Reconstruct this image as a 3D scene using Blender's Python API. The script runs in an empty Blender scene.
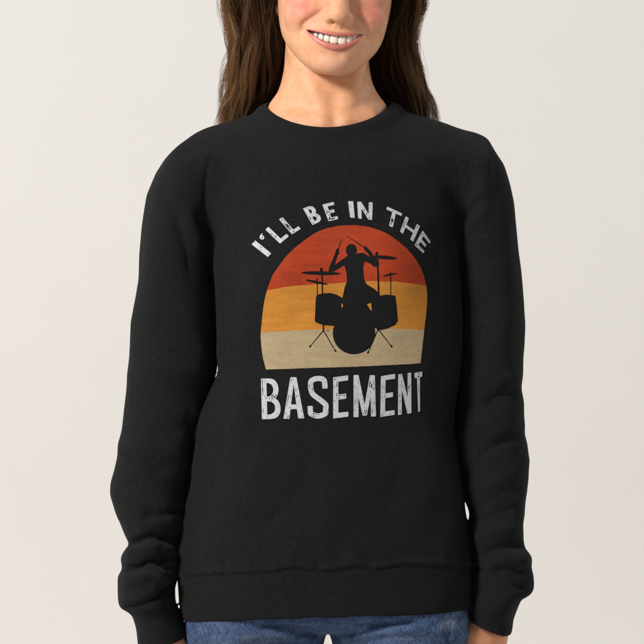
import bpy, math, random, time
import numpy as np
from mathutils import Vector, noise as mnoise
from mathutils.bvhtree import BVHTree

T0 = time.time()
random.seed(4)
rng = np.random.default_rng(4)
S = 0.0012            # metres per photo pixel in the plane of the body (y = 0)
CD = 3.5              # camera distance
ZC = 1.181            # camera height
def PX(px, y=0.0): return (np.asarray(px, float)-322)*S*(CD+y)/CD
def PZ(py, y=0.0): return ZC-(np.asarray(py, float)-322)*S*(CD+y)/CD
scene = bpy.context.scene
C = scene.collection
f32 = np.float32

# ------------------------------------------------------------------ mesh helpers
def make_mesh(name, V, F, mats=(), parent=None, smooth=True, fmat=None, attrs=None):
    me = bpy.data.meshes.new(name)
    V = np.asarray(V, f32)
    if isinstance(F, np.ndarray):
        k = F.shape[1]; nf = len(F)
        me.vertices.add(len(V)); me.vertices.foreach_set('co', V.ravel())
        me.loops.add(nf*k); me.loops.foreach_set('vertex_index', F.astype(np.int32).ravel())
        me.polygons.add(nf); me.polygons.foreach_set('loop_start', np.arange(0, nf*k, k, dtype=np.int32))
        me.polygons.foreach_set('loop_total', np.full(nf, k, np.int32))
        me.update(calc_edges=True)
    else:
        me.from_pydata([tuple(map(float, v)) for v in V], [], F); me.update()
    for m in mats: me.materials.append(m)
    if fmat is not None: me.polygons.foreach_set('material_index', np.asarray(fmat, np.int32))
    if smooth: me.polygons.foreach_set('use_smooth', np.ones(len(me.polygons), bool))
    if attrs:
        for an, arr in attrs.items():
            arr = np.asarray(arr, f32)
            if arr.ndim == 1:
                a = me.attributes.new(an, 'FLOAT', 'POINT'); a.data.foreach_set('value', arr)
            else:
                a = me.attributes.new(an, 'FLOAT_COLOR', 'POINT')
                if arr.shape[1] == 3: arr = np.concatenate([arr, np.ones((len(arr), 1), f32)], 1)
                a.data.foreach_set('color', arr.ravel())
    me.validate()
    o = bpy.data.objects.new(name, me); C.objects.link(o)
    if parent is not None: o.parent = parent
    return o

def surface_nets(F, xs, ys, zs):
    s = F < 0
    nx, ny, nz = F.shape
    c = s[:-1,:-1,:-1].astype(np.uint8)
    for dx in (0,1):
        for dy in (0,1):
            for dz in (0,1):
                if dx or dy or dz:
                    c += s[dx:nx-1+dx, dy:ny-1+dy, dz:nz-1+dz]
    act = (c > 0) & (c < 8)
    I = np.argwhere(act)
    ids = np.full(act.shape, -1, np.int32); ids[act] = np.arange(len(I), dtype=np.int32)
    cor = [(a, b, d) for a in (0,1) for b in (0,1) for d in (0,1)]
    val = np.stack([F[I[:,0]+a, I[:,1]+b, I[:,2]+d] for a, b, d in cor], 1)
    acc = np.zeros((len(I), 3), f32); n = np.zeros(len(I), f32)
    for i in range(8):
        for j in range(i+1, 8):
            df = [abs(cor[i][k]-cor[j][k]) for k in range(3)]
            if sum(df) != 1: continue
            a, b = val[:,i], val[:,j]
            m = (a < 0) != (b < 0)
            t = np.where(m, a/np.where(m, a-b, 1), 0)
            p = np.array(cor[i], f32)[None] + t[:,None]*(np.array(cor[j], f32)-np.array(cor[i], f32))[None]
            acc += np.where(m[:,None], p, 0); n += m
    P = acc/n[:,None]
    V = np.empty_like(P)
    for k, ax in enumerate((xs, ys, zs)):
        ax = np.asarray(ax, f32)
        V[:,k] = ax[I[:,k]] + P[:,k]*(ax[I[:,k]+1]-ax[I[:,k]])
    faces = []
    for ax in range(3):
        sl0 = [slice(None)]*3; sl1 = [slice(None)]*3
        sl0[ax] = slice(0, -1); sl1[ax] = slice(1, None)
        a = s[tuple(sl0)]; b = s[tuple(sl1)]
        d = a != b
        E = np.argwhere(d)
        o1, o2 = [(1,2),(2,0),(0,1)][ax]
        ok = (E[:,o1] > 0) & (E[:,o2] > 0) & (E[:,o1] < F.shape[o1]-1) & (E[:,o2] < F.shape[o2]-1)
        E = E[ok]
        ins = a[E[:,0], E[:,1], E[:,2]]
        def g(da, db):
            Q = E.copy(); Q[:,o1] -= da; Q[:,o2] -= db
            return ids[Q[:,0], Q[:,1], Q[:,2]]
        q = np.stack([g(1,1), g(0,1), g(0,0), g(1,0)], 1)
        q[~ins] = q[~ins][:, ::-1]
        faces.append(q)
    return V, np.concatenate(faces)

def edges_of(F):
    E = np.concatenate([F[:, [i, (i+1) % F.shape[1]]] for i in range(F.shape[1])])
    E.sort(1)
    return np.unique(E, axis=0)

def laplace(V, F, it=2, lam=0.5):
    E = edges_of(F); n = len(V)
    deg = np.bincount(E.ravel(), minlength=n).astype(f32)
    for _ in range(it):
        for l in (lam, -lam*1.04):
            acc = np.stack([np.bincount(E[:,0], V[E[:,1],k], n)+np.bincount(E[:,1], V[E[:,0],k], n) for k in range(3)], 1)
            V = V + l*(acc/np.maximum(deg, 1)[:,None]-V)
    return V.astype(f32)

def smooth_vals(A, F, it):
    E = edges_of(F); n = len(A); deg = np.bincount(E.ravel(), minlength=n).astype(f32)
    for _ in range(it):
        acc = np.bincount(E[:,0], A[E[:,1]], n)+np.bincount(E[:,1], A[E[:,0]], n)
        A = 0.5*A+0.5*acc/np.maximum(deg, 1)
    return A

def normals(V, F):
    n = np.cross(V[F[:,2]]-V[F[:,0]], V[F[:,3]]-V[F[:,1]])
    N = np.stack([sum(np.bincount(F[:,i], n[:,k], len(V)) for i in range(4)) for k in range(3)], 1)
    return N/np.maximum(np.linalg.norm(N, axis=1), 1e-12)[:,None]

def gauss1(a, sig):
    if sig <= 0.3: return a
    r = int(3*sig)+1
    k = np.exp(-0.5*(np.arange(-r, r+1)/sig)**2); k /= k.sum()
    return np.convolve(np.pad(a, r, mode='edge'), k, 'valid')

def stack_field(X, Y, Z, tab, n=2.2, sig=0.004, dep=0.0, local=False, clip=0.3):
    """tab rows: (py, xl, xr, yfront, yback) - horizontal sections; returns approximate distance"""
    t = np.array(sorted(tab, key=lambda r: -r[0]), float)   # bottom to top
    z = t[:,0] if local else PZ(t[:,0], dep)
    if local: t = t[np.argsort(z)]; z = np.sort(z)
    zs = Z.ravel(); h = zs[1]-zs[0]
    def it(v): return gauss1(np.interp(zs, z, v), sig/h)
    xl = it(t[:,1] if local else PX(t[:,1], dep)); xr = it(t[:,2] if local else PX(t[:,2], dep))
    yf = it(t[:,3]); yb = it(t[:,4])
    a = np.maximum((xr-xl)/2, 1e-3).astype(f32); b = np.maximum((yb-yf)/2, 1e-3).astype(f32)
    cx = ((xr+xl)/2).astype(f32); cy = ((yf+yb)/2).astype(f32)
    g = ((np.abs(X-cx)/a)**n + (np.abs(Y-cy)/b)**n)**(1/n) - 1
    g = g.astype(f32)
    hx = float(X.ravel()[1]-X.ravel()[0]); hy = float(Y.ravel()[1]-Y.ravel()[0])
    m = np.zeros_like(g)
    for ax, hh in ((0, hx), (1, hy), (2, float(h))):
        m += np.gradient(g, hh, axis=ax)**2
    np.sqrt(m, out=m)
    m = np.maximum(m, clip/np.maximum(a, b))
    d = g/m
    return smax(d, np.maximum(f32(z.min())-Z, Z-f32(z.max())), 5.0 if local else 0.002)

def smin(a, b, k):
    h = np.clip(0.5+0.5*(b-a)/k, 0, 1)
    return b*(1-h)+a*h-k*h*(1-h)
def smax(a, b, k): return -smin(-a, -b, k)

def grid(x0, x1, y0, y1, z0, z1, h):
    xs = np.arange(x0, x1, h, dtype=f32); ys = np.arange(y0, y1, h, dtype=f32); zs = np.arange(z0, z1, h, dtype=f32)
    return xs, ys, zs, xs[:,None,None], ys[None,:,None], zs[None,None,:]

def capsule(X, Y, Z, a, b, r1, r2):
    a = np.array(a, float); b = np.array(b, float); ba = b-a
    t = ((X-a[0])*ba[0]+(Y-a[1])*ba[1]+(Z-a[2])*ba[2])/max(ba@ba, 1e-12)
    t = np.clip(t, 0, 1).astype(f32)
    d = np.sqrt((X-a[0]-t*ba[0])**2+(Y-a[1]-t*ba[1])**2+(Z-a[2]-t*ba[2])**2)
    return d-(r1+(r2-r1)*t)

def ellipsoid(X, Y, Z, c, r):
    k0 = np.sqrt(((X-c[0])/r[0])**2+((Y-c[1])/r[1])**2+((Z-c[2])/r[2])**2)
    k1 = np.sqrt(((X-c[0])/r[0]**2)**2+((Y-c[1])/r[1]**2)**2+((Z-c[2])/r[2]**2)**2)
    return k0*(k0-1)/np.maximum(k1, 1e-3)

def poly_dist(P, U):
    """distance to polyline P (n,2) for points U (m,2), plus parameter 0..1"""
    P = np.array(P, float)
    L = np.r_[0, np.cumsum(np.linalg.norm(np.diff(P, axis=0), axis=1))]
    best = np.full(len(U), 1e9); par = np.zeros(len(U)); side = np.zeros(len(U))
    for i in range(len(P)-1):
        a, b = P[i], P[i+1]; ba = b-a
        t = np.clip(((U-a)@ba)/(ba@ba), 0, 1)
        q = U-a-t[:,None]*ba
        d = np.hypot(q[:,0], q[:,1])
        m = d < best
        best[m] = d[m]; par[m] = (L[i]+t[m]*(L[i+1]-L[i]))/L[-1]
        side[m] = np.sign(ba[0]*q[m,1]-ba[1]*q[m,0])
    return best, par, side

def crs(P, m=8):
    """Catmull-Rom through points"""
    P = np.array(P, float); out = []
    Q = np.vstack([2*P[0]-P[1], P, 2*P[-1]-P[-2]])
    for i in range(1, len(Q)-2):
        for t in np.linspace(0, 1, m, endpoint=False):
            a, b, c, d = Q[i-1], Q[i], Q[i+1], Q[i+2]
            out.append(0.5*((2*b)+(c-a)*t+(2*a-5*b+4*c-d)*t*t+(3*b-a-3*c+d)*t**3))
    out.append(P[-1]); return np.array(out)

def proj(V):
    """photo-pixel measure of world points, used to lay folds where they are seen"""
    k = CD/(CD+V[:,1])
    return np.stack([322+V[:,0]*k/S, 322-(V[:,2]-ZC)*k/S], 1)

# ------------------------------------------------------------------ materials
def nmat(name):
    m = bpy.data.materials.new(name); m.use_nodes = True
    nt = m.node_tree; b = nt.nodes['Principled BSDF']
    return m, nt, b
def link(nt, a, b): nt.links.new(a, b)
def noise_node(nt, scale, detail=3, rough=0.6, coords='Object', stretch=None):
    tc = nt.nodes.new('ShaderNodeTexCoord'); n = nt.nodes.new('ShaderNodeTexNoise')
    n.inputs['Scale'].default_value = scale; n.inputs['Detail'].default_value = detail; n.inputs['Roughness'].default_value = rough
    if stretch:
        mp = nt.nodes.new('ShaderNodeMapping'); mp.inputs['Scale'].default_value = stretch
        link(nt, tc.outputs[coords], mp.inputs[0]); link(nt, mp.outputs[0], n.inputs[0])
    else: link(nt, tc.outputs[coords], n.inputs[0])
    return n
def ramp(nt, src, stops):
    r = nt.nodes.new('ShaderNodeValToRGB'); e = r.color_ramp.elements
    while len(e) < len(stops): e.new(0.5)
    for i, (p, c) in enumerate(stops):
        e[i].position = p; e[i].color = (*c, 1) if len(c) == 3 else c
    link(nt, src, r.inputs[0]); return r
def bump(nt, b, src, strength, dist, prev=None):
    n = nt.nodes.new('ShaderNodeBump'); n.inputs['Strength'].default_value = strength; n.inputs['Distance'].default_value = dist
    link(nt, src, n.inputs['Height'])
    if prev: link(nt, prev.outputs[0], n.inputs['Normal'])
    link(nt, n.outputs[0], b.inputs['Normal']); return n

def fabric(name, rib=False):
    m, nt, b = nmat(name)
    n = noise_node(nt, 260, 4)
    r = ramp(nt, n.outputs[0], [(0.3, (0.0076, 0.0078, 0.0081)), (0.7, (0.0122, 0.0124, 0.0128))])
    link(nt, r.outputs[0], b.inputs['Base Color'])
    b.inputs['Roughness'].default_value = 0.95
    b.inputs['Specular IOR Level'].default_value = 0.07
    b.inputs['Sheen Weight'].default_value = 0.02
    b.inputs['Sheen Roughness'].default_value = 0.6
    b1 = bump(nt, b, n.outputs[0], 0.42, 0.0009)
    n2 = noise_node(nt, 38, 3); b2 = bump(nt, b, n2.outputs[0], 0.18, 0.003, b1)
    if rib:
        tc = nt.nodes.new('ShaderNodeTexCoord')
        w = nt.nodes.new('ShaderNodeTexWave'); w.inputs['Scale'].default_value = 130; w.bands_direction = 'X'
        w.inputs['Distortion'].default_value = 0.3
        link(nt, tc.outputs['Object'], w.inputs[0]); bump(nt, b, w.outputs['Fac'], 0.28, 0.0005, b2)
    return m
M_fab = fabric('black_fleece'); M_rib = fabric('black_rib_knit', True)

m, nt, b = nmat('skin'); M_skin = m
at = nt.nodes.new('ShaderNodeAttribute'); at.attribute_name = 'tint'
n = noise_node(nt, 120, 4)
mx = nt.nodes.new('ShaderNodeMix'); mx.data_type = 'RGBA'; mx.blend_type = 'MULTIPLY'; mx.inputs[0].default_value = 1
r = ramp(nt, n.outputs[0], [(0.32, (0.90, 0.84, 0.80)), (0.68, (1, 1, 1))])
link(nt, at.outputs['Color'], mx.inputs[6]); link(nt, r.outputs[0], mx.inputs[7]); link(nt, mx.outputs[2], b.inputs['Base Color'])
at2 = nt.nodes.new('ShaderNodeAttribute'); at2.attribute_name = 'gloss'
link(nt, at2.outputs['Fac'], b.inputs['Roughness'])
b.inputs['Subsurface Weight'].default_value = 0.35; b.inputs['Subsurface Radius'].default_value = (1.0, 0.35, 0.2); b.inputs['Subsurface Scale'].default_value = 0.004
b.inputs['Specular IOR Level'].default_value = 0.32
nb = noise_node(nt, 900, 3); b1 = bump(nt, b, nb.outputs[0], 0.25, 0.0004)
nb2 = noise_node(nt, 330, 2); bump(nt, b, nb2.outputs[0], 0.18, 0.0008, b1)

m, nt, b = nmat('tooth_enamel'); M_tooth = m
b.inputs['Base Color'].default_value = (0.80, 0.74, 0.64, 1); b.inputs['Roughness'].default_value = 0.18
b.inputs['Subsurface Weight'].default_value = 0.3; b.inputs['Subsurface Scale'].default_value = 0.002
m, nt, b = nmat('mouth_lining'); M_mouth = m
b.inputs['Base Color'].default_value = (0.10, 0.02, 0.018, 1); b.inputs['Roughness'].default_value = 0.5
m, nt, b = nmat('eye_surface'); M_eye = m
at = nt.nodes.new('ShaderNodeAttribute'); at.attribute_name = 'tint'; link(nt, at.outputs['Color'], b.inputs['Base Color']); b.inputs['Roughness'].default_value = 0.08

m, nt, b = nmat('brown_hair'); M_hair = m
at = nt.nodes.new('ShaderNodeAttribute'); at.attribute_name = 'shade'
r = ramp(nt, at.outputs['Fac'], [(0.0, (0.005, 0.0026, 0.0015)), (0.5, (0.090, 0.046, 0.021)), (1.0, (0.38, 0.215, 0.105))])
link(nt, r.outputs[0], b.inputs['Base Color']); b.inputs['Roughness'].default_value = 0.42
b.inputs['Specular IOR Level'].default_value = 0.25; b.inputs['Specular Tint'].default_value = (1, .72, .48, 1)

m, nt, b = nmat('blue_denim'); M_denim = m
n = noise_node(nt, 7, 5, 0.65, stretch=(1, 1, 2.2)); nf = noise_node(nt, 520, 2, 0.7, stretch=(1.6, 1, 0.35)); nm = noise_node(nt, 60, 4, 0.7, stretch=(0.7, 1, 1.5))
r = ramp(nt, n.outputs[0], [(0.30, (0.014, 0.028, 0.075)), (0.52, (0.045, 0.088, 0.200)), (0.75, (0.12, 0.19, 0.34))])
r2 = ramp(nt, nf.outputs[0], [(0.35, (0.25, 0.25, 0.3)), (0.68, (1.7, 1.65, 1.5))])
r3 = ramp(nt, nm.outputs[0], [(0.3, (0.55, 0.55, 0.6)), (0.7, (1.3, 1.3, 1.25))])
mx = nt.nodes.new('ShaderNodeMix'); mx.data_type = 'RGBA'; mx.blend_type = 'MULTIPLY'; mx.inputs[0].default_value = 1
mx2 = nt.nodes.new('ShaderNodeMix'); mx2.data_type = 'RGBA'; mx2.blend_type = 'MULTIPLY'; mx2.inputs[0].default_value = 1
link(nt, r.outputs[0], mx.inputs[6]); link(nt, r2.outputs[0], mx.inputs[7]); link(nt, mx.outputs[2], mx2.inputs[6]); link(nt, r3.outputs[0], mx2.inputs[7])
mw = nt.nodes.new('ShaderNodeMix'); mw.data_type = 'RGBA'
aw = nt.nodes.new('ShaderNodeAttribute'); aw.attribute_name = 'wear'
link(nt, aw.outputs['Fac'], mw.inputs[0]); link(nt, mx2.outputs[2], mw.inputs[6]); mw.inputs[7].default_value = (0.42, 0.48, 0.56, 1)
link(nt, mw.outputs[2], b.inputs['Base Color']); b.inputs['Roughness'].default_value = 0.85
bump(nt, b, nf.outputs[0], 0.5, 0.0006)

def ink(name, c, streak=0.12, sc=(2, 1, 12)):
    m, nt, b = nmat(name)
    n = noise_node(nt, 9, 5, 0.65, stretch=sc)
    lo = tuple(x*(1-streak) for x in c); hi = tuple(min(1, x*(1+streak)) for x in c)
    r = ramp(nt, n.outputs[0], [(0.32, lo), (0.68, hi)])
    n2 = noise_node(nt, 320, 3)
    r2 = ramp(nt, n2.outputs[0], [(0.3, (0.86, 0.86, 0.86)), (0.6, (1, 1, 1))])
    mx = nt.nodes.new('ShaderNodeMix'); mx.data_type = 'RGBA'; mx.blend_type = 'MULTIPLY'; mx.inputs[0].default_value = 1
    link(nt, r.outputs[0], mx.inputs[6]); link(nt, r2.outputs[0], mx.inputs[7]); link(nt, mx.outputs[2], b.inputs['Base Color'])
    b.inputs['Roughness'].default_value = 0.8; b.inputs['Specular IOR Level'].default_value = 0.15
    bump(nt, b, n2.outputs[0], 0.2, 0.0004)
    return m
M_red = ink('red_ink', (0.33, 0.040, 0.012), 0.16); M_org = ink('orange_ink', (0.47, 0.19, 0.029), 0.14); M_crm = ink('cream_ink', (0.37, 0.285, 0.165), 0.08)
M_wht = ink('white_ink', (0.49, 0.49, 0.495), 0.05, (8, 1, 8))

m, nt, b = nmat('backdrop_paper'); M_back = m
n = noise_node(nt, 3, 3); r = ramp(nt, n.outputs[0], [(0.3, (0.735, 0.717, 0.687)), (0.7, (0.748, 0.730, 0.699))])
link(nt, r.outputs[0], b.inputs['Base Color']); b.inputs['Roughness'].default_value = 0.95; b.inputs['Specular IOR Level'].default_value = 0.1
m, nt, b = nmat('white_canvas_shoe'); M_shoe = m
n = noise_node(nt, 200, 2); r = ramp(nt, n.outputs[0], [(0.3, (0.6, 0.6, 0.58)), (0.7, (0.7, 0.7, 0.68))]); link(nt, r.outputs[0], b.inputs['Base Color'])

# ------------------------------------------------------------------ the person root
person = bpy.data.objects.new('person', None); C.objects.link(person)
person['label'] = 'smiling woman with long brown hair in a black printed sweatshirt and blue jeans'
person['category'] = 'person'

# ------------------------------------------------------------------ sweatshirt
H = 0.0021
xs, ys, zs, X, Y, Z = grid(-0.272, 0.272, -0.165, 0.145, 0.772, 1.466, H)
torso_tab = [  # py, xl, xr, front, back
 (90, 232, 425, -.012, .050), (105, 222, 440, -.030, .062), (120, 212, 450, -.058, .072), (140, 208, 454, -.082, .084), (165, 208, 456, -.097, .094), (200, 209, 457, -.108, .100),
 (240, 211, 459, -.117, .104), (280, 214, 460, -.122, .104), (320, 216, 461, -.121, .102), (350, 217, 461, -.118, .098), (371, 219, 459, -.117, .097), (403, 205, 455, -.116, .096),
 (428, 196, 452, -.117, .098), (456, 192, 457, -.119, .102), (488, 188, 462, -.122, .106), (511, 185, 465, -.125, .110), (537, 179, 471, -.127, .113), (560, 177.5, 474, -.128, .115),
 (583, 178, 473, -.126, .115), (603, 179, 472, -.125, .114), (618, 182.5, 470.5, -.124, .113), (640, 187, 468.5, -.122, .112), (670, 187, 468.5, -.122, .112)]
T = stack_field(X, Y, Z, torso_tab, n=2.35)
# shoulder slope
shx = [150, 190, 205, 213, 233, 260, 270, 285, 375, 392, 400, 418, 434, 453, 471, 487, 520]
shy = [165, 135.5, 127, 124.6, 118.5, 107, 103.5, 100, 100, 103, 107.5, 114, 116.8, 118.6, 125.5, 136, 160]
zt = gauss1(np.interp(xs, PX(shx), PZ(shy)), 3).astype(f32)[:,None,None]
cut = (Z-(zt-0.35*np.maximum(0, np.abs(Y-0.012)-0.02)**1.0*0.5))*0.88
T = smax(T, cut, 0.012)
sl = [ # left sleeve: py, outer, inner
 (122,199,212),(128,195,222),(135,187,230),(144,174.5,234),(158,163.7,234),(172,155,230),(195,146.6,224),(226,142,218),(254,139,215),(280,138,214),(303,134.5,218),(323,131,219.5),(354,130,219.5),(372,128,216.5),
 (400,126.4,211),(431,122.4,204),(447,118.6,200),(456,118,199),(470,115,196),(483,111.4,193),(494,111.4,190),(508,117,188),(526,123,184.5),(540,128.6,181.5),(545.7,129.7,180),(552,123.5,179),(558.6,121.4,178.6),
 (564,123.6,179.2),(570,122.5,179.4),(574,118.8,178.6),(586,119,175.8),(600,120,176.4),(605.5,121.5,178.6),(609,129,180),(613,133,182),(625.7,136.6,187.5),(644,139,193),(675,142,203)]
sr = [ # right sleeve: py, inner, outer
 (113,438,452),(119,436,460),(127,434,471),(137,432,487),(151,432,495),(165,435,504),(182,440,509),(204,446,514.3),(235,453,518),(266,458,521.7),(301,460,524.7),(323,460,525.6),(357,459,524),(375,458,524.7),(388,456,522.5),
 (403,455,524.7),(434,454,524),(444,455,527),(462,457,528.7),(488,461,526.6),(500,465,525.6),(508,468.6,525),(516,470,524.5),(521,467.5,523.5),(528,468,523),(545,470,523.7),(551,470.5,528.6),(557,471,533),(566,471.5,531.4),(574,471.5,533.4),
 (585,471,533),(591,470.6,530.5),(596,470.2,520),(606,468.5,515.7),(617,466.8,511.4),(632,466.5,509.4),(660,466,505),(675,464,503)]
def ydepth(py, arr): return float(np.interp(py, *zip(*arr)))
yf_s = [(110,-.012),(130,-.040),(160,-.058),(220,-.064),(300,-.062),(400,-.052),(480,-.062),(560,-.076),(605,-.078),(612,-.066),(640,-.060),(680,-.055)]
yb_s = [(110,.042),(130,.058),(160,.072),(220,.082),(300,.084),(400,.078),(480,.070),(560,.052),(605,.044),(612,.030),(640,.024),(680,.02)]
def full(tab): return [(p, a, b, ydepth(p, yf_s), ydepth(p, yb_s)) for p, a, b in tab]
# the cuffs are cut off along slanting lines before the sleeves join the torso
def cuffcut(A, pts):
    zc_ = np.interp(xs, PX([p[0] for p in pts]), PZ([p[1] for p in pts], -0.04)).astype(f32)[:,None,None]
    zc_ = zc_ + 0.12*Y
    O = A+0
    A = smax(A, (zc_-Z), 0.004)
    return smax(A, -smax(O+0.005, Z-(zc_+0.03), 0.004), 0.003)
SL = cuffcut(stack_field(X, Y, Z, full(sl), n=2.15, sig=0.0028), [(120, 655), (139, 650), (161, 643), (180, 637), (192, 634), (215, 628)])
SR = cuffcut(stack_field(X, Y, Z, full(sr), n=2.15, sig=0.0028), [(440, 612), (470, 620), (487, 625.5), (507, 632.5), (520, 637)])
zh = gauss1(np.interp(xs, PX([180, 189, 226, 257, 292, 329, 357, 403, 470]), PZ([629, 628, 624.6, 621, 619.6, 618, 617, 617, 617.6], -0.122)), 2).astype(f32)[:,None,None]
T0_ = T+0
T = smax(T, zh-Z, 0.005)
T = smax(T, -smax(T0_+0.006, Z-(zh+0.04), 0.004), 0.003)
kz = np.interp(zs, PZ([400, 300, 255, 215, 160]), [0.0015, 0.003, 0.010, 0.022, 0.035]).astype(f32)[None,None,:]
F_ = smin(SL, SR, 0.001)
F_ = smin(T, F_, kz)
F_ = smax(F_, cut-0.001, 0.006)
# neck opening
nx_, ny_ = float(PX(328.5)), 0.004
dx_ = X[:,:,0]-nx_; dy_ = Y[:,:,0]-ny_
ang_ = np.arctan2(-dy_/0.083, dx_/0.0925); fr_ = np.clip(np.sin(ang_), 0, 1); bk_ = np.clip(-np.sin(ang_), 0, 1)
rho = np.hypot(dx_, dy_); rr_ = 1/np.sqrt((np.cos(ang_)/0.0925)**2+(np.sin(ang_)/0.083)**2)
ptr = 104-1.3*np.cos(ang_)+23.6*fr_**1.5-6*bk_+(8.0+3.5*fr_)*0.9+1.6
zr = PZ(ptr, ny_-0.083*np.sin(ang_))
zr = (zr-np.maximum(rho-rr_, 0.0)*(0.30+1.2*fr_**1.5+.6*bk_)).astype(f32)[:,:,None]
F_ = smax(F_, (Z-zr)*0.75, 0.004)
nk = np.sqrt(((X-nx_)/0.0775)**2+((Y-ny_)/0.074)**2)
nk = ((nk-1)*0.074).astype(f32)
slope = np.interp(Y.ravel(), [-0.08, -0.03, 0.03, 0.08], [PZ(150), PZ(128), PZ(118), PZ(112)]).astype(f32)[None,:,None]
F_ = smax(F_, -smax(nk, (slope-0.03)-Z, 0.01), 0.004)
V, F = surface_nets(F_.astype(f32), xs, ys, zs)
del F_, SL, SR, T, T0_, nk
V = laplace(V, F, 5)
print('shirt', len(V), time.time()-T0)

# gentle chest shape, then folds laid along strokes
N = normals(V, F); U = proj(V)
front = np.clip((-N[:,1]+0.05)/0.5, 0, 1)
disp = np.zeros(len(V))
for cx_, cy_ in ((284, 268), (388, 266)):
    disp += 0.010*np.exp(-((U[:,0]-cx_)/38)**2-((U[:,1]-cy_)/42)**2)*front
def stroke(P, h, w, front_only=True, asym=0.0, taper=0.25, spl=True):
    """h metres along the normal (negative = crease), w pixels wide; asym gives one flank a steeper fall"""
    global disp
    Q = crs(P, 5) if spl and len(P) > 2 else np.array(P, float)
    bb = (U[:,0] > Q[:,0].min()-4*w) & (U[:,0] < Q[:,0].max()+4*w) & (U[:,1] > Q[:,1].min()-4*w) & (U[:,1] < Q[:,1].max()+4*w)
    idx = np.nonzero(bb)[0]
    d, par, side = poly_dist(Q, U[idx])
    ww = 1.25*w*(1+asym*side)
    k = np.exp(-(d/ww)**2) if h > 0 else np.exp(-(d/ww)**1.35)
    tp = np.clip(np.minimum(par, 1-par)/max(taper, 1e-3), 0, 1) if taper > 0 else 1.0
    tp = tp*tp*(3-2*tp) if taper > 0 else tp
    disp[idx] += FOLD*h*k*tp*(front[idx] if front_only else 1)
mm = 0.001; FOLD = 1.4
# left sleeve bunching (photo left)
stroke([(126,547),(138,541),(152,537),(168,541),(180,546)], -8*mm, 3.2, taper=.12)
stroke([(122,556),(134,552),(150,546),(166,550),(177,556)], 4.5*mm, 5, taper=.15)
stroke([(124,568),(136,569),(150,562),(163,565),(172,574)], -8*mm, 3.0, taper=.12)
stroke([(150,575),(162,574),(170,566),(176,556)], 3.5*mm, 4, taper=.2)
stroke([(120,578),(136,578),(152,573),(163,580),(174,584)], 4*mm, 5, taper=.15)
stroke([(122,606),(134,607),(150,601),(164,592),(177,580)], -4.2*mm, 2.4, taper=.12)
stroke([(118,600),(132,600),(148,594),(162,586)], 2.5*mm, 5, taper=.2)
stroke([(140,516),(150,515),(165,515),(180,510),(187,506)], -4*mm, 3.5, taper=.2)
stroke([(146,523),(160,522),(176,519)], 3*mm, 5, taper=.25)
stroke([(119,512),(132,516),(146,527),(152,535)], 2.6*mm, 5, taper=.3)
stroke([(118,520),(130,525),(140,534)], -2.4*mm, 4, taper=.3)
stroke([(155,545),(165,556),(168,566)], -3.5*mm, 3, taper=.25)
stroke([(170,535),(176,548),(177,560)], 3*mm, 3.5, taper=.3)
stroke([(112,487),(128,487),(145,480)], -1.8*mm, 4, taper=.3)
stroke([(118,458),(138,462),(160,468),(178,464)], -2.2*mm, 5, taper=.3)
stroke([(118,447),(140,450),(165,455),(188,447)], 2.2*mm, 7, taper=.3)
stroke([(125,430),(150,434),(175,430),(197,420)], -2.0*mm, 6, taper=.3)
stroke([(186,400),(192,430),(190,470),(184,505)], -3.5*mm, 4, taper=.3)
# left shoulder and upper sleeve
stroke([(200,152),(216,160),(232,172),(246,186)], -3.2*mm, 7, taper=.35)
stroke([(196,163),(212,172),(226,186)], 3.0*mm, 7, taper=.35)
stroke([(170,200),(176,218),(184,240),(190,262),(192,290)], -4.0*mm, 6, taper=.35)
stroke([(180,196),(190,218),(198,238),(204,262)], 3.5*mm, 6, taper=.35)
stroke([(196,208),(204,226),(214,240),(226,242)], -3.4*mm, 5, taper=.3)
stroke([(211,150),(206,180),(206,215),(210,250),(209,275),(213,298)], -2.4*mm, 2.2, taper=.12)
stroke([(184,290),(194,330),(200,370),(202,395)], 2.5*mm, 8, taper=.3)
stroke([(150,230),(148,280),(150,340)], 2*mm, 9, taper=.35)
# right shoulder and sleeve
stroke([(456,226),(466,214),(476,204),(488,196)], -3.4*mm, 3.6, taper=.3)
stroke([(462,238),(472,224),(484,212),(494,206)], 3*mm, 5, taper=.35)
stroke([(478,140),(482,165),(484,190),(480,215)], 3*mm, 7, taper=.35)
stroke([(468,150),(470,175),(466,200),(460,225),(458,250)], -3.5*mm, 6, taper=.3)
stroke([(494,150),(496,180),(494,215)], -2*mm, 6, taper=.35)
stroke([(440,165),(444,200),(440,240)], 2.5*mm, 10, taper=.35)
stroke([(500,280),(503,330),(500,380)], 3*mm, 8, taper=.35)
stroke([(484,270),(482,330),(478,372)], -3*mm, 8, taper=.35)
stroke([(524,388),(510,392),(494,400),(478,412)], -4.5*mm, 5, taper=.25)
stroke([(524,378),(508,381),(490,386)], 2.4*mm, 6, taper=.3)
stroke([(526,438),(512,440),(496,446),(476,458)], -4.8*mm, 5, taper=.25)
stroke([(524,425),(506,428),(484,440)], 2.6*mm, 7, taper=.3)
stroke([(528,470),(512,476),(492,486),(474,500)], 3*mm, 8, taper=.3)
stroke([(524,505),(506,510),(488,520),(472,530)], -3.2*mm, 6, taper=.3)
stroke([(522,528),(506,528),(488,534),(474,548)], 3.5*mm, 6, taper=.3)
stroke([(524,545),(512,547),(496,549),(480,560)], -5.5*mm, 4, taper=.2)
stroke([(531,560),(518,562),(502,560),(486,566)], 4*mm, 5, taper=.2)
stroke([(530,567),(520,572),(504,570),(490,573)], -5*mm, 3, taper=.25)
stroke([(474,566),(484,572),(496,578),(512,584),(526,591)], -3.6*mm, 2.2, taper=.08)
# armhole seam, right
stroke([(452,150),(460,180),(463,215),(461,250),(460,285)], -1.6*mm, 2.4, taper=.12)
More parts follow.
